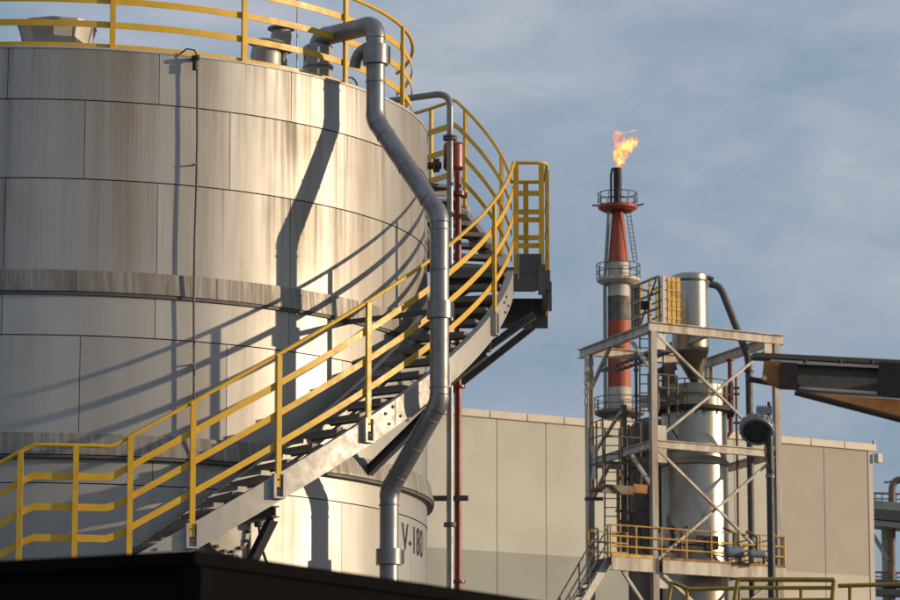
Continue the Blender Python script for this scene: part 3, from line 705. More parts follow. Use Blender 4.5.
MB().tube([p + n * 0.25 + Vector((0, 0, -0.1)), p + n * 0.27 + Vector((0.01, 0, -0.3)), p + n * 0.22 - tq * 0.12 + Vector((0, 0, -0.48)), p + n * 0.2 - tq * 0.25 + Vector((0, 0, -0.6))], 0.016, 8).build('hose', M_BLACK, vv)
a2, z2 = onaxis(237, 530, TR)
pst = thing('support_channel', cyl(a2, TR + 0.06, 0), 'pale upright channel strip on the shell between the manway and the small valve', 'channel')
MB().box(cyl(a2, TR + 0.05, 5.3), (0.16, 0.06, 2.2), Matrix.Rotation(rad(a2), 3, 'Z')).build('web', M_GALV, pst)
for s in (-1, 1): MB().box(cyl(a2 + s * 1.25, TR + 0.085, 5.3), (0.012, 0.10, 2.2), Matrix.Rotation(rad(a2), 3, 'Z')).build('flange', M_GALV, pst)

# ------------------------------------------------------------------ warehouse far behind
D1 = 170.0; D2 = D1 / 0.927
def gx(px, depth, py=430): p = at(px, py, depth); return Vector((p.x, p.y, 0))
WL = gx(428, D1); WR = gx(871, D2)
wd = (WR - WL); WLEN = wd.length; wd.normalize(); wn = Vector((wd.y, -wd.x, 0))
ZR1 = at(428, 405, D1).z
ZSPLIT = at(650, 562.5, (WL + wd * (WLEN * 0.5)).y).z
wh = thing('warehouse', WR, 'large beige panelled warehouse behind the tank and the steel tower', 'warehouse')
def sat(px):      # distance along the wall where a sight line meets it
    d = ray(px, 480); # solve WL + s*wd = t*(dx,dy)
    det = d.x * (-wd.y) + wd.x * d.y
    return (-(-wd.x) * 0 + (d.y * (WL.x) - d.x * (WL.y))) / (d.x * wd.y - d.y * wd.x)
s868 = WLEN - 0.12
pw = (sat(868) - sat(497)) / 7.75
pw = (sat(820) - sat(544.5)) / 5.8 if False else (sat(868) - sat(497)) / 8.0
zc = ZR1 - 0.02; cope_h = at(428, 405, D1).z - at(428, 412.5, D1).z
nP = 13
M3 = Matrix((wd, -wn, Vector((0, 0, 1)))).transposed()
def wallpiece(name, s0, s1, z0, z1, mat, out=0.0, th=0.25):
    return MB().box(WL + wd * ((s0 + s1) / 2) + wn * (out - th / 2) + Vector((0, 0, (z0 + z1) / 2)), (s1 - s0, th, z1 - z0), M3).build(name, mat, wh)
S868 = sat(868)
for k in range(nP):
    s1 = S868 - k * pw; s0 = s1 - pw
    g_ = 0.02
    right = k < 2
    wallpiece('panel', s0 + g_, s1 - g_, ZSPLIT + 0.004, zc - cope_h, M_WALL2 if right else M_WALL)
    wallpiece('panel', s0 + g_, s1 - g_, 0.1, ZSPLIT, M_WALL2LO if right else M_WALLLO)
    wallpiece('cover_strip', s0 - 0.05, s0 + 0.05, 0.1, zc - cope_h - 0.01, M_WALLLO, out=-0.03, th=0.02)
cw = (sat(526.3) - sat(488.8)); off = (sat(526.3) - 0) % cw
s = off - 6 * cw
while s < WLEN:
    e = min(s + cw, WLEN + 0.25)
    wallpiece('coping', s + 0.03, e - 0.03, zc - cope_h + 0.01, zc, M_COPE, out=0.12, th=0.5); s += cw
wallpiece('corner_strip', S868 + 0.01, WLEN + 0.05, 0.1, zc - cope_h, M_WALL2LO, out=0.03, th=0.3)
g = MB(); s0 = S868 - nP * pw
g.box(WL + wd * ((s0 + WLEN) / 2) - wn * 12.3 + Vector((0, 0, (zc - cope_h) / 2)), (WLEN - s0 - 0.1, 23.9, zc - cope_h - 0.05), M3); g.build('building_shell', M_WALLLO, wh)
g = MB(); g.box(WL + wd * (WLEN + 0.35) + wn * 0.1 + Vector((0, 0, zc - cope_h - 0.35)), (0.26, 0.35, 0.45), M3)
g.build('rainwater_hopper', M_COPE, wh)
MB().box(WL + wd * (WLEN + 0.1) + wn * 0.1 + Vector((0, 0, zc + 0.10)), (0.12, 0.12, 0.2), M3).build('roof_cap', M_PIPEDK, wh)

# ------------------------------------------------------------------ steel tower
DA = 135.0
YH = 950
def hz(px, py): return 0
kA, kB, kC = DA, DA * 1.0417, DA * 1.0215
A0 = gx(653.5, kA); B0 = gx(589.5, kB); C0 = gx(777, kC); D0 = B0 + C0 - A0
u = (C0 - A0).normalized(); LU = (C0 - A0).length       # along the sunlit face
w = (B0 - A0).normalized(); LW = (B0 - A0).length       # along the shaded face
ZTOP = at(653, 322, kA).z; ZMID = at(653, 441, kA).z; ZPL = at(653, 560, kA).z
tw = thing('steel_tower', A0, 'pale painted open steel tower with crossed braces around the stainless column', 'tower')
def TP(a, b, z): return A0 + u * a + w * b + Vector((0, 0, z))
def tbox(g, a0, a1, b0, b1, z0, z1):
    vs = [TP(a, b, z) for z in (z0, z1) for a, b in ((a0, b0), (a1, b0), (a1, b1), (a0, b1))]
    return g.add(vs, [(3, 2, 1, 0), (4, 5, 6, 7), (0, 1, 5, 4), (1, 2, 6, 5), (2, 3, 7, 6), (3, 0, 4, 7)])
for (a, b) in ((0, 0), (LU, 0), (0, LW), (LU, LW)):
    MB().hbeam(TP(a, b, 0), TP(a, b, ZTOP - 0.36), 0.24, 0.27, 0.03, up=w if b == 0 else u).build('column', M_FRAME, tw)
def beam(p0, p1, w_=0.25, h_=0.36, name='beam', m=M_FRAME): return MB().hbeam(p0, p1, w_, h_, 0.03).build(name, m, tw)
zt = ZTOP - 0.18
beam(TP(-0.17, 0, zt), TP(LU + 0.35, 0, zt)); beam(TP(0, 0.14, zt), TP(0, LW + 0.9, zt)); beam(TP(0.14, LW, zt), TP(LU - 0.14, LW, zt)); beam(TP(LU, 0.14, zt), TP(LU, LW + 0.3, zt))
zm = ZMID - 0.1
beam(TP(0.17, 0, zm), TP(LU - 0.17, 0, zm), 0.2, 0.3); beam(TP(0, 0.17, zm), TP(0, LW - 0.17, zm), 0.2, 0.3); beam(TP(0.17, LW, zm), TP(LU - 0.17, LW, zm), 0.2, 0.3); beam(TP(LU, 0.17, zm), TP(LU, LW - 0.17, zm), 0.2, 0.3)
beam(TP(LU * 0.45, 0.14, zt - 0.02), TP(LU * 0.45, LW - 0.14, zt - 0.02), 0.2, 0.3)
def brace(p0, p1, r=0.062): return MB().bar(p0, p1, r * 2, r * 1.4).build('brace', M_FRAME, tw)
for zl, zh in ((zm + 0.2, zt - 0.3), (ZPL + 0.05, zm - 0.25)):
    brace(TP(0.2, -0.02, zh), TP(LU - 0.2, -0.02, zl)); brace(TP(0.2, 0.13, zl), TP(LU - 0.2, 0.13, zh))
zl2 = ZPL - 4.2
brace(TP(0.2, -0.02, ZPL - 0.5), TP(LU - 0.2, -0.02, zl2)); brace(TP(0.2, 0.13, zl2), TP(LU - 0.2, 0.13, ZPL - 0.5))
# knee braces on the shaded face
for z in (zt, zm):
    brace(TP(0, LW - 0.2, z - 1.5), TP(0, LW - 2.0, z - 0.2), 0.07); brace(TP(0, 0.3, z - 1.5), TP(0, 2.0, z - 0.2), 0.07)
brace(TP(0, LW - 0.2, zm + 0.2), TP(0, LW - 3.0, zm + 1.6), 0.06)
for a, b, z in ((0, 0, zt - 0.55), (0, 0, zm - 0.4), (0, 0, zm + 0.4), (LU, 0, zt - 0.5), (LU, 0, zm - 0.4), (0, LW, zm - 0.4), (0, LW, zm + 0.35), (0, 0, ZPL - 0.75)):
    g = MB()
    if b == 0:
        s = 1 if a == 0 else -1
        tbox(g, a + s * 0.16 if s > 0 else a - 0.16 - 0.4, a + 0.16 + 0.4 if s > 0 else a - 0.16, -0.06, -0.03, z - 0.3, z + 0.3)
    else: tbox(g, -0.05, -0.02, LW - 0.7, LW - 0.16, z - 0.3, z + 0.3)
    g.build('gusset_plate', M_FRAME, tw)
# small level marks on the left column
for k in range(4): 
    g = MB(); zz = at(589, 372 + k * 10, kB).z; tbox(g, -0.19, -0.16, LW - 0.1, LW + 0.1, zz - 0.1, zz + 0.1); g.build('level_mark', M_COPE, tw)

# access platform with yellow railing
pf = thing('access_platform', TP(-2, 0, 0), 'steel platform with yellow railings wrapped round the lower tower', 'platform')
PX0, PX1, PY1 = -2.05, LU + 0.15, LW - 0.4
g = MB(); tbox(g, PX0, -0.2, -0.25, 1.9, ZPL - 0.06, ZPL + 0.0); tbox(g, 0.2, PX1, -0.25, 1.0, ZPL - 0.06, ZPL); tbox(g, -0.2, 0.2, 0.2, 1.0, ZPL - 0.06, ZPL - 0.002); tbox(g, PX1 - 0.8, PX1, 1.0, PY1, ZPL - 0.06, ZPL - 0.001); g.build('deck', M_RUST, pf)
for (a0, a1) in ((PX0, -0.22), (0.22, PX1)):
    g = MB(); tbox(g, a0, a1, -0.29, -0.25, ZPL - 0.50, ZPL - 0.02); tbox(g, a0, a1, -0.25, -0.1, ZPL - 0.50, ZPL - 0.47); g.build('edge_beam', M_FRAME, pf)
g = MB(); tbox(g, PX0, -0.22, -0.292, -0.262, ZPL - 0.01, ZPL + 0.12); g.build('toe_board', M_YELFAR, pf)
g = MB(); tbox(g, 0.22, PX1, -0.292, -0.262, ZPL - 0.01, ZPL + 0.08); g.build('toe_board', M_RUST, pf)
brace2 = MB().bar(TP(-1.5, -0.1, ZPL - 0.5), TP(-0.2, -0.1, ZPL - 2.1), 0.12, 0.1); brace2.build('knee_brace', M_FRAME, pf)
MB().bar(TP(0.3, -0.1, ZPL - 0.55), TP(1.8, -0.1, ZPL - 1.6), 0.12, 0.1).build('knee_brace', M_FRAME, pf)
def railrun(parent, pts, zb, rails=(0.40, 0.78, 1.18), mat=M_YELFAR, step=1.15, r=0.035, pr=0.035):
    for i in range(len(pts) - 1):
        p0, p1 = Vector(pts[i]), Vector(pts[i + 1]); n = max(1, round((p1 - p0).length / step))
        for j in range(n + (1 if i == len(pts) - 2 else 0)):
            q = p0.lerp(p1, j / n); MB().tube([q + Vector((0, 0, zb)), q + Vector((0, 0, zb + rails[-1]))], pr, 6).build('post', mat, parent)
        for k in rails: MB().tube([p0 + Vector((0, 0, zb + k)), p1 + Vector((0, 0, zb + k))], r if k != rails[-1] else r * 0.8, 6).build('rail', mat, parent)
railrun(pf, [TP(PX0, -0.2, 0), TP(PX1, -0.2, 0), TP(PX1, PY1, 0)], ZPL)
railrun(pf, [TP(PX0, -0.2 + 1.2, 0), TP(PX0, 1.9, 0), TP(-0.3, 1.9, 0)], ZPL)
railrun(pf, [TP(PX1 - 0.8, 1.1, 0), TP(PX1 - 0.8, PY1, 0)], ZPL)
# stair from the platform down to the left
st2 = thing('access_stairs', TP(-4.5, 0.4, 0), 'steep dark metal steps with thin handrails descending left from the platform', 'stairs')
sx0, sx1 = PX0, PX0 - 3.4; zlow = ZPL - 5.2
for b in (0.05, 0.95):
    MB().bar(TP(sx0, b, ZPL - 0.15), TP(sx1, b, zlow), 0.06, 0.28).build('stringer', M_GALV, st2)
    MB().tube([TP(sx0, b, ZPL + 1.1), TP(sx1, b, zlow + 1.2)], 0.03, 6).build('handrail', M_DARKST, st2)
    MB().tube([TP(sx0, b, ZPL + 0.6), TP(sx1, b, zlow + 0.7)], 0.025, 6).build('rail', M_DARKST, st2)
    MB().tube([TP(sx0, b, ZPL + 0.25), TP(sx1, b, zlow + 0.35)], 0.025, 6).build('rail', M_DARKST, st2)
    for k in range(5):
        f = k / 4; q = TP(sx0 + (sx1 - sx0) * f, b, ZPL + (zlow - ZPL) * f); MB().tube([q, q + Vector((0, 0, 1.15))], 0.03, 6).build('post', M_DARKST, st2)
for k in range(22):
    f = (k + 0.6) / 22; g = MB(); a = sx0 + (sx1 - sx0) * f; z = ZPL - 0.05 + (zlow - ZPL) * f
    tbox(g, a - 0.13, a + 0.13, 0.09, 0.91, z - 0.05, z); g.build('tread', M_BROWN, st2)

# stainless column
def vaxis(px, depth): p = at(px, 480, depth); return Vector((p.x, p.y, 0))
DC = DA + 3.6
cc = vaxis(694.5, DC); s_px = F / DC / cos(PITCH) * 1.0
def zc_(py): return at(694, py, DC).z
RC = 33.5 * DC / F
col = thing('stainless_column', cc, 'tall shiny stainless steel column standing inside the pale tower', 'vessel')
za, zb_, zcx = zc_(411), zc_(452), zc_(466)
MB().lathe([(RC, 0.5), (RC, zc_(549))], cc, 48).build('lower_shell', M_INOX2, col)
MB().lathe([(RC, zc_(547.8)), (RC + 0.02, zc_(547)), (RC + 0.02, zc_(468))], cc, 48).build('shell_course', M_INOX, col)
MB().lathe([(RC + 0.02, zc_(467.5)), (RC + 0.06, zc_(467)), (RC + 0.06, zc_(463)), (RC - 0.02, zc_(462)), (RC - 0.02, zc_(455)), (RC + 0.03, zc_(454)), (RC + 0.03, zc_(452))], cc, 48).build('joint_ring', M_INOX2, col)
MB().lathe([(RC, zc_(452)), (RC, zc_(411))], cc, 48).build('shell_course', M_INOX, col)
MB().lathe([(RC, zc_(411)), (RC + 0.03, zc_(410)), (RC + 0.03, zc_(388)), (RC * 0.55, zc_(385)), (0.1, zc_(384))], cc, 48).build('head', M_INOX2, col)
for k in range(3):
    MB().lathe([(RC, 0), (RC + 0.035, 0.0), (RC + 0.035, 0.05), (RC, 0.05)], cc + Vector((0, 0, zc_(552 + k * 12))), 48).build('band', M_INOX, col)
# patches and ports on the shell
for px, py, ww, hh in ((661, 540, 0.16, 0.5), (669, 552, 0.2, 0.45), (712, 543, 0.5, 0.5), (700, 541, 0.3, 0.4)):
    p = at(px, py, DC - RC - 0.05); MB().box(p, (ww, 0.25, hh)).build('port', M_BROWN if ww > 0.25 else M_WHITE, col)
# ring walkway at the column head
rw = thing('ring_walkway', cc, 'rusty ring walkway with thin railings round the head of the stainless column', 'walkway')
zr = zc_(411)
MB().lathe([(RC + 0.03, zr - 0.1), (RC + 0.28, zr - 0.1), (RC + 0.28, zr + 0.05), (RC + 0.03, zr + 0.05)], cc, 40).build('deck', M_SOOT, rw)
for k in range(22):
    a = 2 * pi * k / 22; q = cc + Vector((sin(a), cos(a), 0)) * (RC + 0.24)
    if k % 2 == 0: MB().tube([q + Vector((0, 0, zr)), q + Vector((0, 0, zr + 1.05))], 0.025, 6).build('post', M_BROWN, rw)
    MB().box(q + Vector((0, 0, zr - 0.16)), (0.09, 0.09, 0.12)).build('bracket', M_SOOT, rw)
for h_ in (0.5, 1.05):
    MB().tube([cc + Vector((sin(2 * pi * i / 40), cos(2 * pi * i / 40), 0)) * (RC + 0.24) + Vector((0, 0, zr + h_)) for i in range(41)], 0.028, 6, False).build('rail', M_BROWN, rw)

# cyclone hopper above
cy = thing('cyclone_hopper', cc, 'stainless cyclone with pointed cone above the column at the tower top', 'hopper')
RCY = 18.3 * DC / F; c2 = vaxis(692, DC)
MB().lathe([(0.05, zc_(274)), (RCY - 0.15, zc_(274.5)), (RCY, zc_(276.5)), (RCY, zc_(281))], c2, 40).build('lid', M_INOX, cy)
MB().lathe([(RCY, zc_(281.2)), (RCY + 0.03, zc_(281.5)), (RCY + 0.03, zc_(283.2)), (RCY, zc_(283.5))], c2, 40).build('lid_band', M_DARKST, cy)
MB().lathe([(RCY, zc_(283.5)), (RCY, zc_(331))], c2, 40).build('barrel', M_INOX, cy)
MB().lathe([(RCY + 0.01, zc_(331.1)), (RCY + 0.01, zc_(352))], c2, 40).build('barrel', M_INOX2, cy)
g = MB(); n = 40; vs = []; c3 = vaxis(697.5, DC)
for j in range(n):
    a = 2 * pi * j / n; d_ = Vector((sin(a), -cos(a), 0))
    vs += [c3 + d_ * (3.6 * DC / F) + Vector((0, 0, zc_(386))), c2 + d_ * RCY + Vector((0, 0, zc_(352)))]
g.add(vs, [(2 * j, 2 * ((j + 1) % n), 2 * ((j + 1) % n) + 1, 2 * j + 1) for j in range(n)], True); g.build('cone', M_CONE, cy)
# small nozzle at top right
p = at(712, 281, DC)
MB().tube([p + Vector((-0.2, 0, 0.15)), p + Vector((0.05, 0, 0.05))], 0.1, 8).build('nozzle', M_BROWN, cy)
# sloping duct
du = thing('sloping_duct', vaxis(749, DC), 'grey pipe sloping down right from the cyclone lid then dropping straight', 'pipe')
q0, q1, q2, q3 = at(709, 284, DC), at(720, 286, DC), at(748.5, 358, DC), at(749, 372, DC)
MB().tube([q0] + arc(q0.lerp(q1, 0.5), q1, q1.lerp(q2, 0.12), 5) + [q1.lerp(q2, 0.93)] + arc(q1.lerp(q2, 0.94), q2, q3, 4) + [Vector((q3.x, q3.y, 0.5))],
          [0.14] * 13 + [0.10], 12).build('tube', M_DARKST, du)
MB().lathe([(0.1, 0), (0.2, 0), (0.2, 0.06), (0.1, 0.06)], Vector((q3.x, q3.y, at(749, 372, DC).z)), 12).build('flange', M_DARKST, du)
# red and brown standpipes beside the column
sp = vaxis(731.5, DC + 0.5); g = MB(); g.tube([sp + Vector((-0.9, 0, at(731, 436, DC).z)), sp + Vector((-0.12, 0, at(731, 434, DC).z)), sp + Vector((0, 0, at(731, 430, DC).z)), sp + Vector((0, 0, at(731, 359, DC).z))], 0.088, 10)
g.lathe([(0.1, 0), (0.15, 0.0), (0.15, 0.08), (0, 0.08)], sp + Vector((0, 0, at(731, 359, DC).z)), 10)
tag(g.build('standpipe', M_RUSTRED), 'rust red vertical pipe end just right of the stainless column head', 'pipe')
sp = vaxis(737.5, DC + 0.8); g = MB(); g.tube([sp + Vector((0, 0, 0.5)), sp + Vector((0, 0, at(737, 372, DC).z))], 0.05, 8)
for py in (385, 391, 420): g.box(sp + Vector((0, 0, at(737, py, DC).z)), (0.25, 0.12, 0.08))
tag(g.build('conduit_pipe', M_BROWN), 'thin dark pipe with clamps standing right of the rust red pipe', 'pipe')
# left dark vessel
vx = vaxis(650, DA + 5.5); RV = 21 * (DA + 5.5) / F
ve = thing('dark_vessel', vx, 'dull brown vessel half hidden behind the tower corner column', 'vessel')
zz = lambda py: at(650, py, DA + 5.5).z
MB().lathe([(RV, 0.5), (RV, zz(470))], vx, 36).build('shell_course', M_BROWN, ve)
MB().lathe([(RV, zz(469.6)), (RV + 0.05, zz(469)), (RV + 0.05, zz(466)), (RV, zz(465.5)), (RV, zz(428)), (RV * 0.6, zz(420)), (0.05, zz(417))], vx, 36).build('upper_shell', M_BROWN, ve)
for px, py, R_, lab in ((734, 552, 0.22, 'small blue grey horizontal drum on the platform right of the stainless column'), (757, 554, 0.15, 'smallest dark blue drum on the platform, nearest the lamp post')):
    p_ = at(px, py, DC - 2.0); dm = thing('pump_drum', p_, lab, 'drum')
    MB().lathe([(0.0, -0.35), (R_ * 0.8, -0.35), (R_, -0.28), (R_, 0.28), (R_ * 0.8, 0.35), (0.0, 0.35)], p_, 18, axis=(1, 0.3, 0)).build('shell', M_LAMP, dm)
    for k_ in (-0.25, 0.25): MB().box(p_ + Vector((k_, k_ * 0.3, -R_ - 0.1)), (0.08, 0.3, 0.25)).build('leg', M_DARKST, dm)
    MB().tube([p_ + Vector((0, 0, R_ * 0.9)), p_ + Vector((0, 0, R_ + 0.5)), p_ + Vector((-0.4, 0, R_ + 0.7))], 0.06, 8).build('pipe', M_BROWN, dm)
p_ = at(673, 536, DA + 0.9); dm = thing('valve_stand', p_, 'dark valve cluster on the platform just right of the corner column', 'valve')
MB().lathe([(0.0, -0.6), (0.14, -0.6), (0.14, -0.2), (0.08, -0.15), (0.08, 0.2), (0.16, 0.25), (0.16, 0.4), (0, 0.42)], p_, 12).build('body', M_SOOT, dm)
MB().tube([p_ + Vector((-0.25 * cos(2 * pi * i / 14), -0.2, 0.1 + 0.25 * sin(2 * pi * i / 14))) for i in range(15)], 0.025, 6, False).build('handwheel', M_RUST, dm)
MB().tube([p_ + Vector((0.3, 0, -0.6)), p_ + Vector((0.3, 0, 0.2)), p_ + Vector((0.55, 0, 0.35))], 0.06, 8).build('pipe', M_BROWN, dm)
# inner catwalk
cwk = thing('catwalk', TP(0, 2.4, 0), 'small rusty catwalk platform hanging inside the left side of the tower', 'catwalk')
zk = at(625, 491, DA + 2.5).z
g = MB(); tbox(g, -1.55, 0.45, 1.6, 2.9, zk - 0.10, zk); g.build('deck', M_RUST, cwk)
g = MB(); tbox(g, -1.6, -0.2, 1.5, 1.6, zk - 0.30, zk + 0.03); g.build('edge_beam', M_BROWN, cwk)
g = MB(); tbox(g, -0.18, 0.45, 1.5, 1.6, zk - 0.22, zk + 0.12); g.build('edge_beam', M_RUST, cwk)
railrun(cwk, [TP(-1.5, 2.8, 0), TP(-1.5, 1.6, 0), TP(0.2, 1.6, 0)], zk, rails=(0.9, 1.9, 2.5), mat=M_BROWN, step=0.7, r=0.03, pr=0.04)
MB().box(at(594, 499, DA + 2.5), (0.7, 0.2, 0.12)).build('bracket', M_DARKST, cwk)
# ladders and risers inside
def ladder(name, p0, p1, wdt, across, label, mat=M_BROWN, step=0.32, cage=False):
    p0 = Vector(p0); p1 = Vector(p1); ac = Vector(across).normalized() * (wdt / 2)
    o = thing(name, p0, label, 'ladder')
    for s in (-1, 1): MB().bar(p0 + ac * s, p1 + ac * s, 0.06, 0.06, (0, 1, 0)).build('side_rail', mat, o)
    n = int((p1 - p0).length / step); ru = MB()
    for k in range(1, n):
        q = p0.lerp(p1, k / n); MB().tube([q - ac, q + ac], 0.022, 5).build('rung', mat, o)
    if cage:
        for k in range(2, n, 4):
            q = p0.lerp(p1, k / n); nn = Vector((0, -1, 0))
            MB().tube([q + ac * cos(t) * 1.4 + nn * sin(t) * 0.6 for t in [pi * i / 8 for i in range(9)]], 0.02, 5).build('cage_hoop', mat, o)
    return o
ladder('ladder', at(645, 420, DA + 2), at(645, 330, DA + 2), 0.4, (1, 0, 0), 'dark caged ladder behind the tower corner, below the yellow cage', M_DARKST, cage=True)
ladder('ladder', at(656, 415, DA + 3), at(658, 328, DA + 3), 0.45, (1, 0.2, 0), 'dark ladder between the corner column and the cyclone cone', M_DARKST)
ladder('ladder', at(612, 552, DA + 2.6), at(612, 428, DA + 2.6), 0.55, (1, 0, 0), 'brown ladder rising from the platform inside the left bay', M_BROWN)
for (px, y0, y1, r, lab) in ((624, 552, 405, 0.13, 'thick dark riser pipe left of the dull brown vessel'), (618, 552, 470, 0.07, 'slim yellowed riser between the brown ladder and the thick riser'), (629, 600, 425, 0.05, 'thin brown riser against the side of the dull vessel'), (637, 440, 352, 0.06, 'thin dark riser in front of the striped chimney stack')):
    q = vaxis(px, DA + 3.0); g = MB(); g.tube([q + Vector((0, 0, at(px, y0, DA + 3).z)), q + Vector((0, 0, at(px, y1, DA + 3).z))], r, 8)
    for k in range(3): g.box(q + Vector((0, 0, at(px, y0 + (y1 - y0) * (k + 0.7) / 3.4, DA + 3).z)), (r * 3, r * 3, 0.09))
    tag(g.build('riser_pipe', M_YELFAR if px == 618 else M_BROWN), lab, 'pipe')
for i_, (px, py, w_, h_, dd_) in enumerate(((644, 470, 0.5, 0.9, 2.6), (640, 448, 0.35, 0.5, 2.8), (637, 520, 0.5, 0.6, 3.2), (665, 398, 0.4, 0.7, 2.2))):
    p_ = at(px, py, DA + dd_); jb = thing('equipment_box', p_, ('brown switch box on a bracket just left of the tower corner column, above the catwalk', 'smaller dark box at beam height left of the tower corner column', 'dark box above the platform railing left of the corner column', 'brown box beside the ring walkway, right of the corner column')[i_], 'box')
    MB().box(p_, (w_, 0.3, h_)).build('casing', M_BROWN if i_ != 1 else M_SOOT, jb)
    MB().box(p_ + Vector((0, -0.165, 0)), (w_ * 0.8, 0.02, h_ * 0.8)).build('cover', M_DARKST, jb)
    MB().tube([p_ + Vector((0.1, 0, -h_ / 2)), p_ + Vector((0.15, 0, -h_ / 2 - 0.7)), p_ + Vector((0.5, 0.2, -h_ / 2 - 1.2))], 0.03, 6).build('cable', M_SOOT, jb)
tr2 = thing('cable_tray', TP(0, LW * 0.5, 0), 'dark ladder shaped cable tray running across the shaded side of the tower below the top', 'cable tray')
zt2 = at(625, 368, DA + 2.5).z
MB().bar(TP(0.5, 0.2, zt2 + 0.4), TP(0.5, LW - 0.2, zt2 + 0.4), 0.05, 0.12).build('side_rail', M_DARKST, tr2)
MB().bar(TP(1.1, 0.2, zt2 + 0.4), TP(1.1, LW - 0.2, zt2 + 0.4), 0.05, 0.12).build('side_rail', M_DARKST, tr2)
for k in range(12): MB().bar(TP(0.5, 0.3 + k * 0.48, zt2 + 0.36), TP(1.1, 0.3 + k * 0.48, zt2 + 0.36), 0.05, 0.03).build('rung', M_DARKST, tr2)
ih = thing('inner_railing', TP(0.4, 1.2, 0), 'rusty brown railing between the corner column and the column head walkway', 'railing')
railrun(ih, [TP(0.3, 1.0, 0), TP(1.6, 1.0, 0)], at(665, 412, DA + 1).z, rails=(0.5, 1.0, 1.5), mat=M_BROWN, step=0.5, r=0.035, pr=0.05)
# duct elbow between ladder and cone
q = at(668, 372, DC - 0.5)
el = thing('side_duct', q, 'dark angled duct joining the side of the cyclone cone', 'duct')
MB().tube([at(652, 376, DC - .5), at(664, 370, DC - .5), at(676, 366, DC - .5)], 0.16, 10).build('duct', M_DARKST, el)
g = MB(); g.box(at(669, 380, DC - 0.6), (0.55, 0.5, 1.2), top=(0.7, 1)); g.build('hopper_box', M_BROWN, el)
# vessel trims: small lamps etc.
pb = at(644.5, 402, DA + 3); g = MB(); g.box(pb, (0.28, 0.25, 0.42)); g.m = 1; g.box(pb + Vector((0, 0, 0.23)), (0.32, 0.29, 0.04))
tag(g.build('junction_cabinet', [M_COPE, M_YELFAR]), 'small cream box beside the ladder left of the tower corner', 'cabinet')

# grid cabinet on the tower top
ct = TP(0.55, 0.2, ZTOP + 0.03)
cab = thing('barred_cage', ct, 'open yellow barred cage with bright ribbed end beside the cyclone, on top of the tower', 'cage')
ca0 = 0.50; zc0, zc1 = ZTOP + 0.03, at(668, 274, kA).z
LB = 2.8
nb = 3
g = MB(); tbox(g, ca0, ca0 + 0.08, 0.25, LB, zc0, zc1 - 0.08); 
for k in range(nb - 1, nb):
    for j in range(3):
        g = MB(); b0 = 0.25 + (LB - 0.25) * k / nb; b1 = 0.25 + (LB - 0.25) * (k + 1) / nb; h0 = zc0 + (zc1 - zc0) * j / 3; h1 = zc0 + (zc1 - zc0) * (j + 1) / 3
        tbox(g, ca0, ca0 + 0.06, b0 + 0.05, b1 - 0.05, h0 + 0.04, h1 - 0.04); g.build('panel', M_BROWN if k == nb - 1 or (k == 1 and j == 0) else M_BLOCKS, cab)
for k in range(nb + 1):
    b = 0.25 + (LB - 0.25) * k / nb; g = MB(); tbox(g, ca0 - 0.09, ca0 - 0.01, b - 0.05, b + 0.05, zc0, zc1); g.build('frame_post', M_YELFAR, cab)
for j in range(4):
    h = zc0 + (zc1 - zc0) * j / 3; g = MB(); tbox(g, ca0 - 0.11, ca0 - 0.015, 0.2, LB + 0.05, max(zc0, h - 0.035), max(zc0, h - 0.035) + 0.07); g.build('frame_rail', M_OLIVE, cab)
MB().bar(TP(ca0 - 0.14, LB * 0.66, zc0 + 0.2), TP(ca0 - 0.14, 0.35, zc1 - 0.1), 0.05, 0.06).build('frame_brace', M_DARKST, cab)
MB().box(TP(ca0 - 0.2, 1.3, zc0 + 0.85), (0.3, 0.3, 0.3)).build('motor', M_SOOT, cab)
# sunlit ribbed yellow end
for k in range(3):
    a = ca0 + 0.27 + k * 0.21; g = MB(); tbox(g, a - 0.08, a + 0.08, -0.02, 0.14, zc0, zc1 - 0.03)
    yr_ = g.build('yellow_rib', M_YELFAR, cab)
    for j in range(5):
        g = MB(); h = zc0 + (zc1 - zc0) * (j + 0.5) / 5; tbox(g, a - 0.09, a + 0.09, -0.05, -0.022, h - 0.03, h + 0.03); g.build('cross_tie', M_YEL, yr_)
g = MB(); tbox(g, ca0 - 0.02, ca0 + 0.16, 0.0, 0.12, zc0, zc1 - 0.01); g.build('end_panel', M_WHITE, cab)
g = MB(); tbox(g, ca0 + 0.01, ca0 + 0.75, 0.15, LB, zc1 - 0.06, zc1 - 0.02); g = MB(); tbox(g, ca0 + 0.01, ca0 + 0.75, LB - 0.07, LB, zc1 - 0.1, zc1 - 0.03); g.build('frame_rail', M_YELFAR, cab)
for a_ in (0.66,):
    for b_ in (1.2, 2.0, LB - 0.04): g = MB(); tbox(g, ca0 + a_, ca0 + a_ + 0.08, b_ - 0.04, b_ + 0.04, zc0, zc1 - 0.05); g.build('frame_post', M_OLIVE, cab)
    for h_ in (0.33, 0.66, 0.96): g = MB(); tbox(g, ca0 + a_ + 0.085, ca0 + a_ + 0.13, 0.22, LB, zc0 + (zc1 - zc0) * h_ - 0.03, zc0 + (zc1 - zc0) * h_ + 0.03); g.build('frame_rail', M_OLIVE, cab)
g = MB(); tbox(g, ca0 + 0.18, ca0 + 0.76, 0.15, 0.2, zc0, zc1 - 0.07); g.build('back_sheet', M_BROWN, cab)

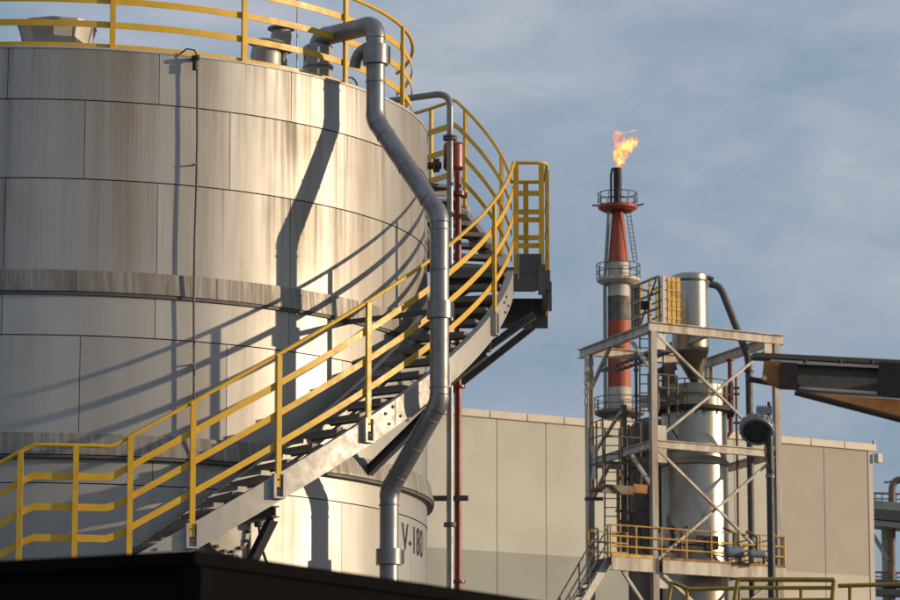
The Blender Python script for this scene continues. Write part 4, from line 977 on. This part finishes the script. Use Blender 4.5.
# ------------------------------------------------------------------ flare stack
DF = 220.0
fx = vaxis(620, DF); kf = DF / F
def zf_(py): return at(620, py, DF).z
fs = thing('flare_stack', fx, 'tall red and white banded flare stack with round platforms behind the tower', 'flare stack')
cone = [(5.3, 208), (10.6, 262)]
MB().lathe([(5.3 * kf, zf_(205)), (10.4 * kf, zf_(262))][::-1], fx, 28).build('red_cone', M_REDFL, fs)
MB().lathe([(10.9 * kf, zf_(297)), (10.4 * kf, zf_(262.1))], fx, 28).build('white_band', M_WHITE, fs)
MB().lathe([(11.2 * kf, zf_(321)), (11.2 * kf, zf_(297.1))], fx, 28).build('black_band', M_SOOTW, fs)
MB().lathe([(11.6 * kf, zf_(388)), (11.3 * kf, zf_(321.1))], fx, 28).build('red_band', M_REDFL, fs)
MB().lathe([(12.0 * kf, 0), (12.0 * kf, zf_(388.1))], fx, 28).build('white_band', M_WHITE, fs)
MB().lathe([(4.2 * kf, zf_(205)), (4.2 * kf, zf_(168)), (3.0 * kf, zf_(168))], fx, 20).build('burner_tip', M_SOOT, fs)
MB().tube([fx + Vector((-6.8 * kf, 0, zf_(203))), fx + Vector((-6.6 * kf, 0, zf_(175))), fx + Vector((-5.4 * kf, 0, zf_(169))), fx + Vector((-4 * kf, 0, zf_(168)))], 0.07, 8).build('pilot_pipe', M_SOOT, fs)
def fplat(py, R, Rin, hh, mat, rmat):
    z = zf_(py); 
    MB().lathe([(Rin, z - 0.10), (R * 0.75, z - 0.28), (R, z - 0.1), (R, z + 0.08), (Rin, z + 0.08)], fx, 28).build('platform', mat, fs)
    for k in range(12):
        a = 2 * pi * k / 12; q = fx + Vector((sin(a), cos(a), 0)) * R
        MB().tube([q + Vector((0, 0, z)), q + Vector((0, 0, z + hh))], 0.03, 5).build('post', rmat, fs)
    for f in (0.5, 1.0):
        MB().tube([fx + Vector((sin(2 * pi * i / 32), cos(2 * pi * i / 32), 0)) * R + Vector((0, 0, z + hh * f)) for i in range(33)], 0.032, 5, False).build('rail', rmat, fs)
fplat(207, 20 * kf, 5 * kf, 0.85, M_REDFL, M_DARKST)
fplat(280, 22 * kf, 11 * kf, 0.95, M_WHITE, M_DARKST)
fplat(413, 25 * kf, 12 * kf, 0.9, M_BROWN, M_DARKST)
for dx, py in ((-24, 205), (24, 204)): MB().tube([fx + Vector((dx * 0.75 * kf, 0, zf_(206))), fx + Vector((dx * 1.1 * kf, 0, zf_(py)))], 0.06, 5).build('outrigger', M_BROWN, fs)
# side riser pipe, pale green-grey
MB().tube([fx + Vector((-9 * kf, -0.3, zf_(210))), fx + Vector((-14 * kf, -0.3, zf_(282))), fx + Vector((-14.5 * kf, -0.3, zf_(415)))], 0.11, 8).build('riser', M_GREEN, fs)
for s in (0, 1):
    MB().tube([fx + Vector(((8 + s * 4) * kf, -0.4, zf_(210))), fx + Vector(((15 + s * 4) * kf, -0.4, zf_(262)))], 0.03, 5).build('ladder_rail', M_DARKST, fs)
for k in range(14):
    f = k / 13; z = zf_(210 + 52 * f); x = (8 + 7 * f) * kf
    MB().tube([fx + Vector((x, -0.4, z)), fx + Vector((x + 4 * kf, -0.4, z))], 0.02, 4).build('rung', M_DARKST, fs)

# flame: a real volume
def flame_mat(name, dens, str_, c0, c1, sc):
    m = bpy.data.materials.new(name); m.use_nodes = True; n = m.node_tree; n.nodes.clear()
    o = n.nodes.new('ShaderNodeOutputMaterial'); pv = n.nodes.new('ShaderNodeVolumePrincipled')
    g = n.nodes.new('ShaderNodeNewGeometry'); mp = n.nodes.new('ShaderNodeMapping'); mp.inputs['Scale'].default_value = sc
    no = n.nodes.new('ShaderNodeTexNoise'); no.inputs['Scale'].default_value = 1.0; no.inputs['Detail'].default_value = 3; no.inputs['Distortion'].default_value = 0.8
    n.links.new(g.outputs['Position'], mp.inputs['Vector']); n.links.new(mp.outputs[0], no.inputs['Vector'])
    mr_ = n.nodes.new('ShaderNodeMapRange'); mr_.inputs[1].default_value = 0.38; mr_.inputs[2].default_value = 0.64; mr_.inputs[4].default_value = str_
    n.links.new(no.outputs[0], mr_.inputs[0]); n.links.new(mr_.outputs[0], pv.inputs['Emission Strength'])
    cr = n.nodes.new('ShaderNodeMix'); cr.data_type = 'RGBA'; cr.inputs[6].default_value = (*c0, 1); cr.inputs[7].default_value = (*c1, 1)
    mr2 = n.nodes.new('ShaderNodeMapRange'); mr2.inputs[1].default_value = 0.42; mr2.inputs[2].default_value = 0.62
    n.links.new(no.outputs[0], mr2.inputs[0]); n.links.new(mr2.outputs[0], cr.inputs[0]); n.links.new(cr.outputs[2], pv.inputs['Emission Color'])
    pv.inputs['Density'].default_value = dens; pv.inputs['Color'].default_value = (0.5, 0.25, 0.15, 1)
    n.links.new(pv.outputs[0], o.inputs['Volume']); return m
M_FL1 = flame_mat('flame_core', 2.2, 9.0, (1.0, 0.20, 0.005), (1.0, 0.50, 0.06), (3.2, 3.2, 2.0))
M_FL2 = flame_mat('flame_veil', 0.9, 2.6, (1.0, 0.17, 0.02), (1.0, 0.36, 0.10), (2.8, 2.8, 2.0))
M_FL3 = flame_mat('flame_smoke', 1.6, 0.6, (0.8, 0.1, 0.03), (0.9, 0.25, 0.1), (3, 3, 3))
def fp(px, py): p = at(px, py, DF); return Vector((p.x, fx.y, p.z))
fl = thing('flame', fp(618, 168), 'bright orange gas flame blown to the right above the flare stack tip', 'flame')
def blob(pts, name, mat, flat=0.6, n=14):
    path = []
    for (px, py, r) in pts:
        c = fp(px, py); R = r * kf
        path.append([c + Vector((cos(2 * pi * j / n) * R * (1 + 0.12 * sin(j * 2.3 + py)), sin(2 * pi * j / n) * R * flat, -0.25 * cos(2 * pi * j / n) * R)) for j in range(n)])
    MB().sweep(path).build(name, mat, fl)
blob([(619, 169, 3.0), (620, 164, 4.2), (622, 159, 4.6), (624, 154, 5.2), (628, 149, 5.6), (631, 144, 6.2), (633.5, 140, 5.4), (634, 137, 3.4), (633, 135, 1)], 'flame_core', M_FL1)
blob([(618.5, 166, 2.2), (617, 161, 3), (616.5, 156, 3.4), (619, 151, 4.2), (624, 147, 4.6), (629, 142, 3.0)], 'flame_core', M_FL1, 0.9)
blob([(616, 160, 2), (616, 154, 4), (617.5, 148, 6), (619, 142, 7), (620, 137, 7), (619, 133, 5), (617, 130, 1.5)], 'flame_veil', M_FL2)
blob([(613, 140, 0.8), (614, 135, 1.8), (619, 132.5, 2.0), (626, 132.5, 2.2), (632, 131, 1.6), (637, 129.5, 0.8)], 'flame_tongue', M_FL1)
blob([(611, 150, 0.5), (613, 145, 1.6), (613, 140, 1.8), (612, 134, 0.6)], 'flame_tongue', M_FL2)
blob([(637, 130, 0.6), (640, 130.5, 1.4), (644, 133, 2.4), (648, 132.5, 1.2), (651, 131, 0.4)], 'smoke_puff', M_FL3)

# ------------------------------------------------------------------ pipe rack at the far right
DR = 200.0
def rp_(px, py): return at(px, py, DR)
rk = thing('pipe_rack', rp_(890, 600) * 1.0, 'grey green pipe rack with red railings beyond the right end of the warehouse', 'pipe rack')
for py, m_, hh in ((509, M_GREEN, 0.5), (518, M_DARKST, 0.55), (527, M_PIPEDK, 0.3)):
    a, b = rp_(866, py - 3), rp_(930, py + 3); MB().bar(a, b, 1.6, hh).build('beam', m_, rk)
for px in (887, 918): q = rp_(px, 540); MB().bar(Vector((q.x, q.y + 0.5, 0)), Vector((q.x, q.y + 0.5, rp_(px, 520).z)), 0.45, 0.5, (0, 1, 0)).build('column', M_GREEN, rk)
MB().bar(rp_(872, 533), rp_(888, 560), 0.25, 0.2).build('brace', M_GREEN, rk)
for py in (583, 592): MB().bar(rp_(866, py), rp_(930, py + 3), 1.2, 0.35).build('beam', M_DARKST, rk)
for zb_, zt_ in ((504, 493), (581, 572)):
    for k in range(9):
        px = 868 + k * 7; MB().tube([rp_(px, zb_), rp_(px, zt_)], 0.04, 5).build('post', M_GREEN, rk)
    MB().tube([rp_(868, zt_), rp_(930, zt_ + 2)], 0.06, 5).build('rail', M_REDFL, rk)
    MB().tube([rp_(868, (zt_ + zb_) / 2), rp_(930, (zt_ + zb_) / 2 + 2)], 0.04, 5).build('rail', M_GREEN, rk)
gn = thing('gooseneck_pipe', rp_(893, 515), 'brown grey pipe with a gooseneck top rising above the pipe rack', 'pipe')
MB().tube([rp_(892, 600), rp_(892, 496)] + arc(rp_(892, 490), rp_(892, 481), rp_(899, 480), 5) + [rp_(915, 480)], 3.6 * DR / F, 14).build('tube', M_BROWN, gn)
MB().lathe([(0.2, 0), (0.32, 0), (0.32, 0.12), (0.2, 0.12)], rp_(892, 505), 14).build('flange', M_RUST, gn)
lampp = rp_(886, 483)
g = MB(); g.tube([lampp, lampp + Vector((0.25, 0, 0.1))], 0.04, 5); g.m = 1; g.lathe([(0.02, 0.12), (0.16, 0.0), (0.02, -0.02)], lampp, 10)
tag(g.build('flood_lamp', [M_DARKST, M_LAMP]), 'tiny area lamp fixed beside the gooseneck pipe', 'lamp')

# ------------------------------------------------------------------ lamp post in front of the tower
DL = 47.0
lb = at(772, 600, DL); kl = DL / F
lp_ = thing('lamp_post', (lb.x, lb.y, 0), 'dark lamp post with a finned round floodlight, in front of the tower', 'lamp post')
MB().tube([(lb.x, lb.y, 0), (lb.x, lb.y, at(772, 425, DL).z)], [0.055, 0.048], 14).build('mast', M_POLE, lp_)
MB().tube([(lb.x, lb.y, at(772, 425, DL).z), (lb.x, lb.y, at(772, 402, DL).z)], 0.022, 10).build('spigot', M_POLE, lp_)
MB().box((lb.x + 0.035, lb.y - 0.05, at(772, 473, DL).z), (0.025, 0.02, 0.07)).build('sticker_plate', M_COPE, lp_)
MB().lathe([(0.05, 0), (0.06, 0), (0.06, 0.05), (0.05, 0.05)], (lb.x, lb.y, at(772, 478, DL).z), 14).build('band', M_LAMP, lp_)
hc = at(757, 430, DL) + Vector((0, 0.0, 0.0)); ax = Vector((-0.14, -0.70, -0.70)).normalized()
RL = 17.5 * kl
MB().lathe([(0.0, 0.02), (RL * 0.78, 0.02), (RL * 0.80, 0.045)], hc, 32, axis=ax).build('lens', M_POLE, lp_)
MB().lathe([(RL * 0.80, 0.045), (RL * 0.96, 0.05), (RL, 0.03), (RL, -0.05), (RL * 0.9, -0.07), (0.0, -0.08)], hc, 32, axis=ax).build('housing', M_LAMP, lp_)
hous = ALL[-1]
side = ax.cross(Vector((1, 0, 0))).normalized(); sd2 = ax.cross(side)
for k in range(20):
    a = 2 * pi * k / 20; r_ = side * cos(a) + sd2 * sin(a); q = hc + r_ * RL
    MB().bar(q - ax * 0.075 - r_ * 0.02, q + ax * 0.02 - r_ * 0.02, 0.018, 0.06, r_).build('fin', M_LAMP, hous)
MB().lathe([(RL * 0.55, 0.0), (RL * 0.55, -0.11), (RL * 0.35, -0.13), (0, -0.13)], hc, 20, axis=ax).build('driver_housing', M_LAMP, lp_)
tb = at(764, 411, DL)
MB().box(tb, (0.20, 0.12, 0.09)).build('ballast_box', M_LAMP, lp_)
for k in range(6): MB().box(tb + Vector((-0.085 + k * 0.034, 0, 0.055)), (0.012, 0.11, 0.03)).build('ballast_fin', M_LAMP, lp_)
MB().tube([hc - ax * 0.1, (lb.x, lb.y, hc.z + 0.08)], 0.03, 8).build('arm', M_LAMP, lp_)
MB().tube([hc + Vector((0.12, -0.02, -0.05)), (lb.x - 0.07, lb.y - 0.05, hc.z - 0.28), (lb.x - 0.03, lb.y - 0.05, hc.z - 0.5)], 0.011, 6).build('cable', M_BLACK, lp_)
MB().box((lb.x + 0.055, lb.y, at(777, 420, DL).z), (0.03, 0.03, 0.05)).build('knob', M_LAMP, lp_)

# ------------------------------------------------------------------ nearer handrail at the bottom right, shade put into its olive colour
DH = 38.0
hr = thing('pipe_handrail', at(740, 650, DH), 'shade-darkened yellow tubular handrail along the bottom right in front of the lamp post', 'handrail')
def hp(px, py, d=DH): return at(px, py, d)
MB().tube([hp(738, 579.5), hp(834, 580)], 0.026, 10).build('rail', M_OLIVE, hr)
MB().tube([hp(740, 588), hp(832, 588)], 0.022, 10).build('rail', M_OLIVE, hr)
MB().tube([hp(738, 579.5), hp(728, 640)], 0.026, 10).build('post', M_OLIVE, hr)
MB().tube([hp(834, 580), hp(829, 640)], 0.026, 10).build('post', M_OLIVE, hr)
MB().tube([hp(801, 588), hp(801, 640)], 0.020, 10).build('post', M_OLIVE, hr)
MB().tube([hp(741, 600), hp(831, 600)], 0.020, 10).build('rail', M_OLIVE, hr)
h2 = thing('pipe_handrail', at(690, 650, DH + 1.5), 'shade-darkened yellow sloping handrail end at the bottom, left of the longer rail', 'handrail')
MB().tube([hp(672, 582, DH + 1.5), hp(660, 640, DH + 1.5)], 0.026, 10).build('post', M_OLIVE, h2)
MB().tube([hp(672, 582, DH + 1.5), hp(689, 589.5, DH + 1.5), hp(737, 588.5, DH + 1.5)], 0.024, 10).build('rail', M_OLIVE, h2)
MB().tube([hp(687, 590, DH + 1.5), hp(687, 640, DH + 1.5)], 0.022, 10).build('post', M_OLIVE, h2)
h3 = thing('pipe_handrail', at(870, 650, DH + 1.5), 'shade-darkened yellow rail leaving the frame at the bottom right corner', 'handrail')
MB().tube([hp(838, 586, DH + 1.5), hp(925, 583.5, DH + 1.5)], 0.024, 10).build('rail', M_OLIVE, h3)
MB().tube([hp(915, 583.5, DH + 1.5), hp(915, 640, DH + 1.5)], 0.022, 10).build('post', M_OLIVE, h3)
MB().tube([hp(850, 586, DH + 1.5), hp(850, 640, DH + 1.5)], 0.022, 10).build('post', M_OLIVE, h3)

# ------------------------------------------------------------------ overhead beam entering from the right
DB = 21.0; kb = DB / F
be = thing('overhead_beam', at(900, 390, DB), 'dark rusty steel I-beam end jutting in from the right edge', 'beam')
def bp(px, py, dd=0.0): return at(px, py, DB + dd)
pL, pR = bp(766, 376), bp(940, 395, 0.10)
# top flange sheet, web, bottom flange
MB().bar(bp(752, 356.5), bp(940, 366, 0.10), 0.13, 0.028).build('top_flange', M_BEAM, be)
MB().bar(bp(770, 361.2, -0.045), bp(940, 369.8, 0.06), 0.02, 0.018).build('flange_lip', M_GALV, be)
g = MB(); g.bar(bp(775, 372), bp(940, 386, 0.10), 0.014, 31 * kb); g.build('web', M_BEAM, be)
MB().bar(bp(797, 389.5), bp(940, 398.5, 0.10), 0.12, 0.014).build('bottom_flange', M_GALV, be)
MB().bar(bp(748, 379), bp(800, 388), 0.10, 0.018).build('lug_plate', M_SOOT, be)
M_ = None
def quad(name, pts, mat, th=0.016):
    g = MB(); vs = [Vector(p) for p in pts]; n_ = (vs[1] - vs[0]).cross(vs[3] - vs[0]).normalized() * th
    g.add(vs + [v + n_ for v in vs], [(0, 1, 2, 3), (7, 6, 5, 4), (0, 4, 5, 1), (1, 5, 6, 2), (2, 6, 7, 3), (3, 7, 4, 0)]); return g.build(name, mat, be)
quad('end_plate', [bp(764, 361, -0.10), bp(780, 361, -0.10), bp(779, 389, -0.10), bp(762, 380, -0.10)], M_RUST)
quad('side_plate', [bp(780.3, 362, -0.12), bp(797.5, 363, -0.12), bp(797.5, 390, -0.12), bp(779.4, 389, -0.12)], M_SOOT)
quad('side_plate', [bp(879, 362, -0.10), bp(905, 363, -0.10), bp(905, 397, -0.10), bp(877, 395, -0.10)], M_SOOT)
MB().lathe([(0.0, 0.02), (0.014, 0.02), (0.016, 0.0)], bp(764, 378, -0.13), 8, axis=(0, -1, 0)).build('bolt', M_COPE, be)  # pale disc standing for sky seen through a hole
# haunch below
quad('haunch', [bp(800, 392.5, -0.05), bp(940, 402, 0.03), bp(940, 428, 0.03), bp(897, 418, 0.0)][:4], M_RUST)
MB().bar(bp(796, 392.5, -0.05), bp(898, 419, 0.0), 0.12, 0.015).build('haunch_flange', M_SOOT, be)
MB().bar(bp(898, 419, 0.0), bp(940, 429, 0.03), 0.12, 0.015).build('haunch_flange', M_SOOT, be)
for px in (822, 838, 854, 868, 883, 896):
    pass
# a post off to the right carries it
q = bp(960, 400, 0.10); MB().hbeam(Vector((q.x + 0.1, q.y, 0)), Vector((q.x + 0.1, q.y, bp(960, 368).z)), 0.2, 0.2, 0.015, up=(1, 0, 0)).build('support_post', M_BEAM, be)
MB().bar(bp(940, 366, 0.10), bp(968, 367.5, 0.11), 0.13, 0.028).build('top_flange', M_BEAM, be)
MB().bar(bp(940, 386, 0.10), bp(958, 387.5, 0.11), 0.014, 31 * kb).build('web', M_BEAM, be)
for s, px in enumerate((805, 840, 872)):
    MB().lathe([(0.0, 0.02), (0.012, 0.02), (0.014, 0.0)], bp(px, 363 + s * 0.5, -0.2), 6, axis=(0, 0, 1)).build('bolt', M_SOOT, be)

# ------------------------------------------------------------------ black cabin corner right in front
Pc = at(197, 551.5, 10.0); zb = Pc.z
def onz(px, py, z):
    d = ray(px, py); t = (z - CAMZ) / d.z; return Vector((d.x * t, d.y * t, z))
Lp, Rp = onz(0, 562, zb), onz(530, 600, zb)
dl = (Lp - Pc).normalized(); dr = (Rp - Pc).normalized()
cabn = thing('black_container', (Pc.x, Pc.y, 0), 'out of focus metal container blackened for shade whose corner fills the bottom left', 'container')
g = MB(); L1, L2 = 3.2, 6.0; th = 0.02
q = [Pc, Pc + dr * L2, Pc + dr * L2 + dl * L1, Pc + dl * L1]
vs = [Vector((v.x, v.y, 0.05)) for v in q] + [Vector((v.x, v.y, zb - 0.04)) for v in q]
g.add(vs, [(3, 2, 1, 0), (4, 5, 6, 7), (0, 1, 5, 4), (1, 2, 6, 5), (2, 3, 7, 6), (3, 0, 4, 7)]); g.build('body', M_BOX, cabn)
g = MB(); ctr = sum(q, Vector()) / 4
def exp(v, k): d_ = (v - ctr); d_.z = 0; return v + d_.normalized() * k
vs = [Vector((exp(v, 0.03).x, exp(v, 0.03).y, zb - 0.038)) for v in q] + [Vector((exp(v, 0.03).x, exp(v, 0.03).y, zb)) for v in q]
g.add(vs, [(3, 2, 1, 0), (4, 5, 6, 7), (0, 1, 5, 4), (1, 2, 6, 5), (2, 3, 7, 6), (3, 0, 4, 7)]); g.build('roof_sheet', M_BOX, cabn)
MB().bar(Vector((Pc.x, Pc.y, 0.1)), Vector((Pc.x, Pc.y, zb - 0.045)), 0.06, 0.06, dl).build('corner_post', M_BOX, cabn)
for o in ALL:
    if '_w' in o: del o['_w']
